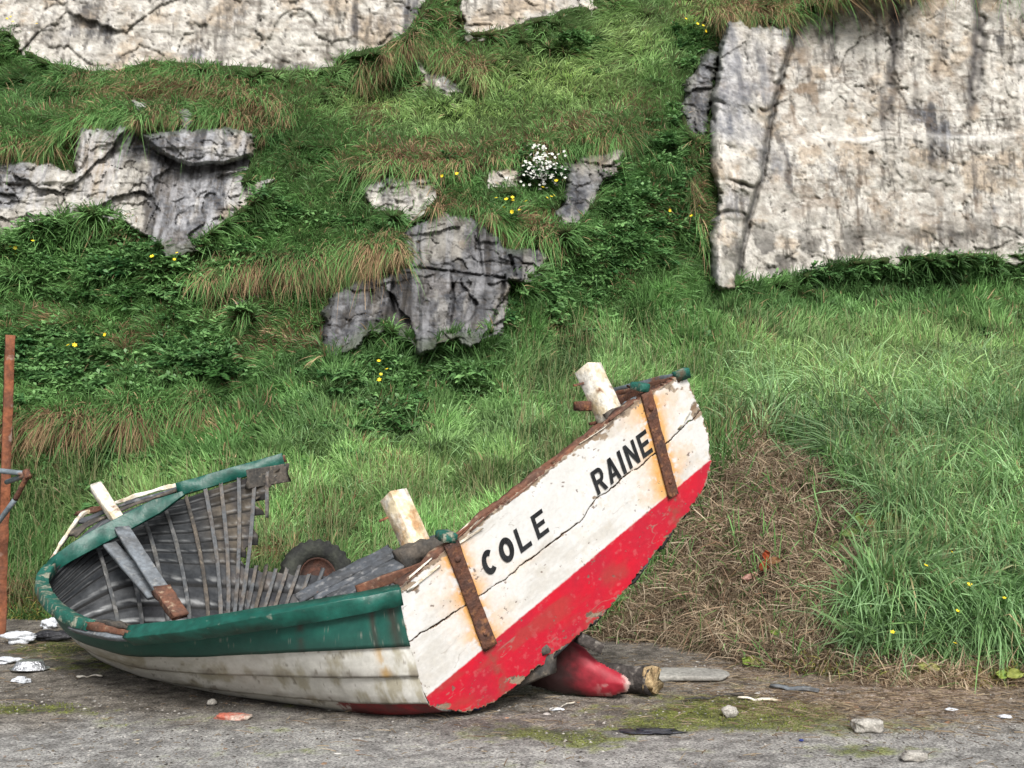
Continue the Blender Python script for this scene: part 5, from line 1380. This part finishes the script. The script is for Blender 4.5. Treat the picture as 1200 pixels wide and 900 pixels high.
# ---- grit and pebbles
def scatter_bits(name, n, dens, smin, smax, cols, label, flat=.6):
    gpx = RNG.uniform(-250, 1450, n); gpy = RNG.uniform(728, 935, n)
    k = RNG.uniform(size=n) < dens(gpx, gpy); gpx, gpy = gpx[k], gpy[k]; n = len(gpx)
    c = np.stack([G(a, b) for a, b in zip(gpx, gpy)]); c[:, 2] = ground_z(c[:, 0], c[:, 1])
    s = smin * (smax / smin) ** (RNG.uniform(size=n) ** 2.2)
    base = np.array([(1, 0, 0), (.3, .95, 0), (-.8, .6, 0), (-.8, -.6, 0), (.3, -.95, 0), (.2, .1, .9), (-.3, -.1, .8)])
    V = base[None] * s[:, None, None] * RNG.uniform(.6, 1.3, (n, 7, 1)); V[..., 2] *= flat * RNG.uniform(.3, 1.2, (n, 1))
    ph = RNG.uniform(0, 6.283, n); cc, ss = np.cos(ph)[:, None], np.sin(ph)[:, None]
    V = np.stack([V[..., 0] * cc - V[..., 1] * ss, V[..., 0] * ss + V[..., 1] * cc, V[..., 2]], -1) + c[:, None] - np.array([0, 0, .001])
    F = np.array([(0, 1, 5), (1, 2, 6), (1, 6, 5), (2, 3, 6), (3, 4, 6), (4, 5, 6), (4, 0, 5)])
    F = (np.arange(n)[:, None, None] * 7 + F[None]).reshape(-1, 3)
    cols = np.array(cols)[RNG.integers(0, len(cols), n)] * RNG.uniform(.7, 1.2, (n, 1))
    o = mesh_np(name, V.reshape(-1, 3), [F], M['grit'], origin=(0, 7, 0), col=np.repeat(cols, 7, 0))
    return setp(o, label, name.replace('_', ' '), kind='stuff')
M['grit'] = mat_attr('grit', .9, .2, .3, 80, .2, 60, .003)
scatter_bits('grit', 110000, lambda a, b: .35 + .5 * vnoise(p3(a / 60., b / 18.), 601),   .0022, .013, [(.10, .09, .08), (.26, .25, .23), (.36, .34, .31), (.05, .045, .04), (.17, .14, .10)], 'small grit and chips scattered over the old tarmac')
scatter_bits('debris', 3600, lambda a, b: .12 + blobs(a, b, [(1060, 825, 170, 26, .8), (880, 800, 130, 22, .6), (230, 815, 160, 20, .3), (700, 810, 120, 20, .3)]), .006, .028, [(.45, .38, .28), (.5, .48, .45), (.25, .16, .1), (.35, .2, .12), (.12, .1, .08), (.3, .27, .2)], 'chips of bark, leaf and shell littering the tarmac edge', .25)

# ---- moss tufts: minute upright blades
n = 60000
gpx = RNG.uniform(-100, 1300, n); gpy = RNG.uniform(755, 892, n)
c = np.stack([G(a, b) for a, b in zip(gpx, gpy)]); 
m1 = blobs(gpx, gpy, [(860, 835, 130, 20, 1.1), (760, 850, 90, 14, .8), (640, 862, 120, 12, .5), (30, 832, 90, 9, 1.0), (60, 762, 70, 16, .7), (900, 800, 60, 14, .5), (120, 770, 60, 10, .6), (230, 848, 120, 8, .35)])
n1_ = fbm(p3(c[:, 0] * 2.2, c[:, 1] * 2.2), 5, 111, .6); n2_ = fbm(p3(c[:, 0] * 14, c[:, 1] * 14), 4, 113, .65)
k = (m1 + .55 * n1_ + .35 * n2_ - .05) > RNG.uniform(.35, .8, n); c = c[k]; n = len(c)
c[:, 2] = ground_z(c[:, 0], c[:, 1])
blades('moss', c, norm(RNG.normal(size=(n, 3)) * .5 + np.array([0, 0, 1.])), RNG.uniform(.004, .016, n), RNG.uniform(.004, .009, n), RNG.uniform(0, .4, n), lerp((.10, .13, .02), (.24, .27, .06), RNG.uniform(size=n)), M['dry'], 'yellow green moss cushions on the tarmac', 'moss', 1.1)

# ---- single plants
def hill_pt(px, py, fw=0.0):
    return P(px, py, float(hill_depth(np.array([float(px)]), np.array([float(py)]))[0]) - fw)
def plant(name, px, py, label, cat, nfr, ln, size, colr, group=None, spread=1.0, fw=.05, nl=10):
    base = hill_pt(px, py, fw)
    t = thing(name, base, label, cat, group)
    ph = RNG.uniform(0, 6.283, nfr)
    dv = norm(np.stack([np.cos(ph) * spread, np.sin(ph) * spread * .7 - .35, RNG.uniform(.2, 1.1, nfr)], -1))
    rr = np.repeat(base[None], nfr, 0) + RNG.normal(size=(nfr, 3)) * .03
    cc = np.array(colr)[None] * RNG.uniform(.7, 1.3, (nfr, 1))
    leaf_obj('foliage', [leaves(rr, dv, RNG.uniform(.6, 1.1, nfr) * ln, nl, RNG.uniform(.7, 1.2, nfr) * size, RNG.uniform(.3, .8, nfr), cc)], None, None, parent=t)
    return t, base
def blooms(t, centers, r, mat, name='flower_head', petals=6, face=(0, -.8, .6)):
    face = np.array(face) / np.linalg.norm(face)
    V = []; F = []
    for c in centers:
        fd = face + RNG.normal(size=3) * .35; fd /= np.linalg.norm(fd)
        s = np.cross(fd, (0, 0, 1.)); s /= np.linalg.norm(s); u = np.cross(s, fd); b = len(V); V.append(np.array(c))
        rr = r * RNG.uniform(.75, 1.2)
        for k in range(petals * 2):
            an = math.pi * k / petals; q = rr * (1 if k % 2 else .62)
            V.append(np.array(c) + q * (math.cos(an) * s + math.sin(an) * u) + fd * q * .35)
        F += [(b, b + 1 + k, b + 1 + (k + 1) % (petals * 2)) for k in range(petals * 2)]
    return mesh_np(name, np.array(V), [np.array(F)], M[mat], parent=t)
t, b = plant('flowering_bush', 634, 205, 'small bush covered in white blossom on a rock ledge, the only white flowered one', 'bush', 90, .45, .10, (.05, .12, .04), spread=1.2, fw=.3)
D = norm(RNG.normal(size=(190, 3)) + np.array([0, -.8, .2]))
blooms(t, b + D * np.array([.34, .28, .36]) * RNG.uniform(.35, 1.15, (190, 1)) * (1 + .8 * fbm(D * 1.7, 2, 611))[:, None] + np.array([0, -.12, .02]), .026, 'whitef', 'blossom', 5, (0, -.6, .5))['kind'] = 'stuff'

for px, py, nf, lab in ((600, 256, 9, 'yellow flowered weed clump just below the white flowered bush'), (655, 236, 4, 'yellow flowers at the right foot of the white flowered bush'), (445, 449, 7, 'yellow flowers in the meadow grass above the white post'),
                        (192, 256, 6, 'yellow flowers at the foot of the left grey outcrop'), (818, 42, 6, 'yellow flowers beside the top left corner of the pale cliff'), (20, 305, 6, 'yellow flowers at the left edge below the left outcrop'),
                        (190, 308, 3, 'pair of yellow flowers below the overhanging block'), (12, 36, 4, 'yellow flowers high at the left edge beside the top cliff'), (805, 262, 3, 'yellow flowers in the ferny gully left of the cliff foot'),
                        (905, 10, 2, 'yellow flowers in the turf over the cliff crack'), (520, 215, 2, 'yellow dot of flower right of the cream lumpy outcrop'), (118, 412, 3, 'yellow flowers in the weeds at middle left')):
    t, b = plant('yellow_flower_clump', px, py, lab, 'flowers', 16, .25, .06, (.06, .13, .035), group='yellow flower clumps on the hillside', fw=.12)
    cs = b + np.stack([RNG.normal(size=nf) * .14, RNG.uniform(-.25, -.1, nf), RNG.uniform(.02, .26, nf)], -1)
    for c_1 in cs: blooms(t, [c_1], .030, 'yellow', 'flower_head', 6)
for px, py, lab in ((1085, 663, 'buttercup highest and leftmost in the near right grass'), (1136, 685, 'buttercup in the near right grass, second from the right'), (1177, 701, 'buttercup nearest the right edge'),
                    (1122, 716, 'small buttercup low in the near right grass'), (1119, 754, 'lowest open buttercup above the straw'), (1046, 741, 'pale buttercup bud beside the dead grass'), (1115, 647, 'small buttercup behind the highest one')):
    d = float(hill_depth(np.array([float(px)]), np.array([py + 30.]))[0]); top = P(px, py, d - .42); base = P(px, py + 45, d - .15)
    t = thing('buttercup', base, lab, 'flower', 'buttercups in the near right grass')
    round_bar('stem', base, top, .002, .0015, M['stem'], t, n=4, ng=5, wob=0, caps=False)
    blooms(t, [top], .019, 'yellow', 'flower_head', 5, (0, -.5, .8))
# red dock leaves in the dead patch and a sprawling plant above it
def dock(px, py, lab, leavesdef, cat='weed'):
    d = float(hill_depth(np.array([float(px)]), np.array([float(py)]))[0]) - .14
    b = P(px, py, d); t = thing('dock_plant', b, lab, cat)
    for (dx, dy, ln, wd, an, c) in leavesdef:
        o_ = P(px + dx, py + dy, d + RNG.uniform(-.05, .05)); a = math.radians(an)
        ax = np.array([math.cos(a), -.25, math.sin(a)]); ax /= np.linalg.norm(ax)
        sd = np.cross(ax, (0, -1, .35)); sd /= np.linalg.norm(sd); nn_ = np.cross(sd, ax)
        V = []; m = 9
        for i in range(m):
            s = i / (m - 1); w_ = wd * math.sin(math.pi * min(1, s * .92 + .06)) ** .8
            cen = o_ + ax * ln * s - np.array([0, 0, 1]) * ln * .3 * s * s
            for q, f in enumerate((-1, -.5, 0, .5, 1)):
                V.append(cen + sd * w_ * f + nn_ * (.25 * w_ * abs(f) + .012 * math.sin(9 * s + q * 2)))
        C = np.array(c)[None] * RNG.uniform(.75, 1.2, (len(V), 1))
        mesh_np('leaf', np.array(V), [grid_faces(m, 5)], M['leafm'], parent=t, col=np.clip(C, 0, .8), smooth=True)
RD = (.42, .09, .04); GN = (.16, .22, .06); BR = (.25, .13, .06)
dock(890, 668, 'withered dock with red orange leaves lying on the dead grass', [(0, 0, .16, .035, 50, RD), (4, -2, .12, .03, 15, (.36, .13, .08)), (-2, 4, .14, .03, 195, (.4, .2, .14)), (8, -12, .12, .032, 95, RD), (-8, 8, .10, .025, 170, (.36, .2, .16)), (10, -8, .13, .03, 35, BR)])
dock(1012, 622, 'green and pinkish dock leaves on the upper edge of the dead grass', [(0, 0, .2, .045, 20, GN), (0, 0, .18, .04, 60, (.38, .22, .12)), (-4, 4, .2, .04, 160, GN), (0, 4, .18, .04, 200, (.2, .24, .07)), (6, 4, .16, .035, -20, (.45, .2, .14)), (-2, -6, .17, .04, 110, (.2, .25, .06)), (14, 4, .14, .03, 5, (.40, .22, .2)), (-20, 14, .16, .04, 190, GN), (-24, 10, .12, .03, 100, (.12, .2, .05)), (20, -12, .18, .04, 30, (.24, .26, .08))])
dock(878, 778, 'small yellow green leaf cluster at the foot of the dead grass', [(0, 0, .10, .035, 80, (.28, .33, .07)), (0, 0, .09, .03, 130, (.22, .3, .06)), (2, 0, .08, .03, 30, (.3, .32, .1))])
dock(912, 742, 'yellow green leaf pair in the dead grass, above the small cluster', [(0, 0, .10, .025, 20, (.28, .33, .07)), (0, 0, .08, .025, 150, (.22, .3, .06))])
dock(1180, 792, 'yellow green leaves in the straw at the right edge', [(0, 0, .12, .035, 30, (.3, .34, .08)), (0, 0, .1, .035, 150, (.24, .32, .06)), (0, 0, .1, .03, 90, (.3, .3, .08))])
dock(1085, 783, 'pale leaves at the bottom of the near right grass', [(0, 0, .10, .03, 20, (.4, .38, .14)), (0, 0, .09, .03, 140, (.3, .33, .1))])
for px, py, ln, sz, nf, lab in ((250, 440, .45, .13, 26, 'broad leaved dark weed clump at the centre left of the hillside'), (230, 425, .4, .11, 20, 'dark weed clump touching the broad leaved one on its left'),
    (105, 352, .35, .11, 22, 'dark green weed clump below the left outcrop'), (155, 345, .35, .11, 22, 'dark leafy clump below the yellow flower pair'), (668, 48, .4, .13, 28, 'dark fern clump on the bright grass near the top centre'),
    (455, 500, .45, .10, 26, 'fern clump in the meadow above the cream post'), (60, 345, .3, .1, 20, 'leafy clump near the left edge of the hillside'), (620, 185, .3, .12, 20, 'leafy clump above the white flowered bush'),
    (780, 172, .4, .11, 26, 'dark fern clump in the gully beside the grey slab'), (735, 290, .4, .11, 28, 'fern clump below the gully right of centre'), (790, 245, .35, .13, 24, 'pale green fern in the gully near the cliff edge'),
    (440, 375, .35, .1, 24, 'weed clump growing in front of the dark grey outcrop'), (870, 232, .25, .08, 22, 'tuft growing in the crack of the pale cliff'), (420, 262, .3, .1, 18, 'pale leafed plant left of the cream lumpy outcrop')):
    plant('weed_clump', px, py, lab, 'weed', nf, ln, sz, (.045, .115, .03) if nf % 4 else (.075, .16, .05), group='larger leafy clumps on the hillside', fw=.12)
# ------------------------------------------------------------ light, sky, camera
w = bpy.data.worlds.new("World"); scene.world = w; w.use_nodes = True
nt = w.node_tree; bg = nt.nodes['Background']
sky = nt.nodes.new('ShaderNodeTexSky'); sky.sky_type = 'NISHITA'; sky.sun_disc = False
AZ = math.radians(168); EL = math.radians(40)          # light comes over the right shoulder of the camera
sky.sun_elevation = EL; sky.sun_rotation = AZ
sky.dust_density = 3.0; sky.air_density = 1.0; sky.ozone_density = 1.0
hs = nt.nodes.new('ShaderNodeHueSaturation'); hs.inputs['Saturation'].default_value = .35
nt.links.new(sky.outputs[0], hs.inputs['Color']); nt.links.new(hs.outputs[0], bg.inputs[0]); bg.inputs[1].default_value = 0.15
sun = bpy.data.lights.new('sun', 'SUN'); sun.energy = 4.6; sun.angle = math.radians(22); sun.color = (1, .975, .94)
so = bpy.data.objects.new('sun', sun); COL.objects.link(so)
dirs = Vector((math.sin(AZ) * math.cos(EL), math.cos(AZ) * math.cos(EL), math.sin(EL)))
so.rotation_euler = dirs.to_track_quat('Z', 'Y').to_euler(); so.location = (0, 0, 20)
cam = bpy.data.cameras.new('camera'); co = bpy.data.objects.new('camera', cam); COL.objects.link(co)
cam.sensor_width = 36; cam.lens = 36 * FPX / 1200; cam.clip_end = 2000
co.location = (0, 0, CAMH); co.rotation_euler = (math.pi / 2 + PITCH, 0, 0)
scene.camera = co
scene.view_settings.view_transform = 'Standard'; scene.view_settings.look = 'None'; scene.view_settings.exposure = 0
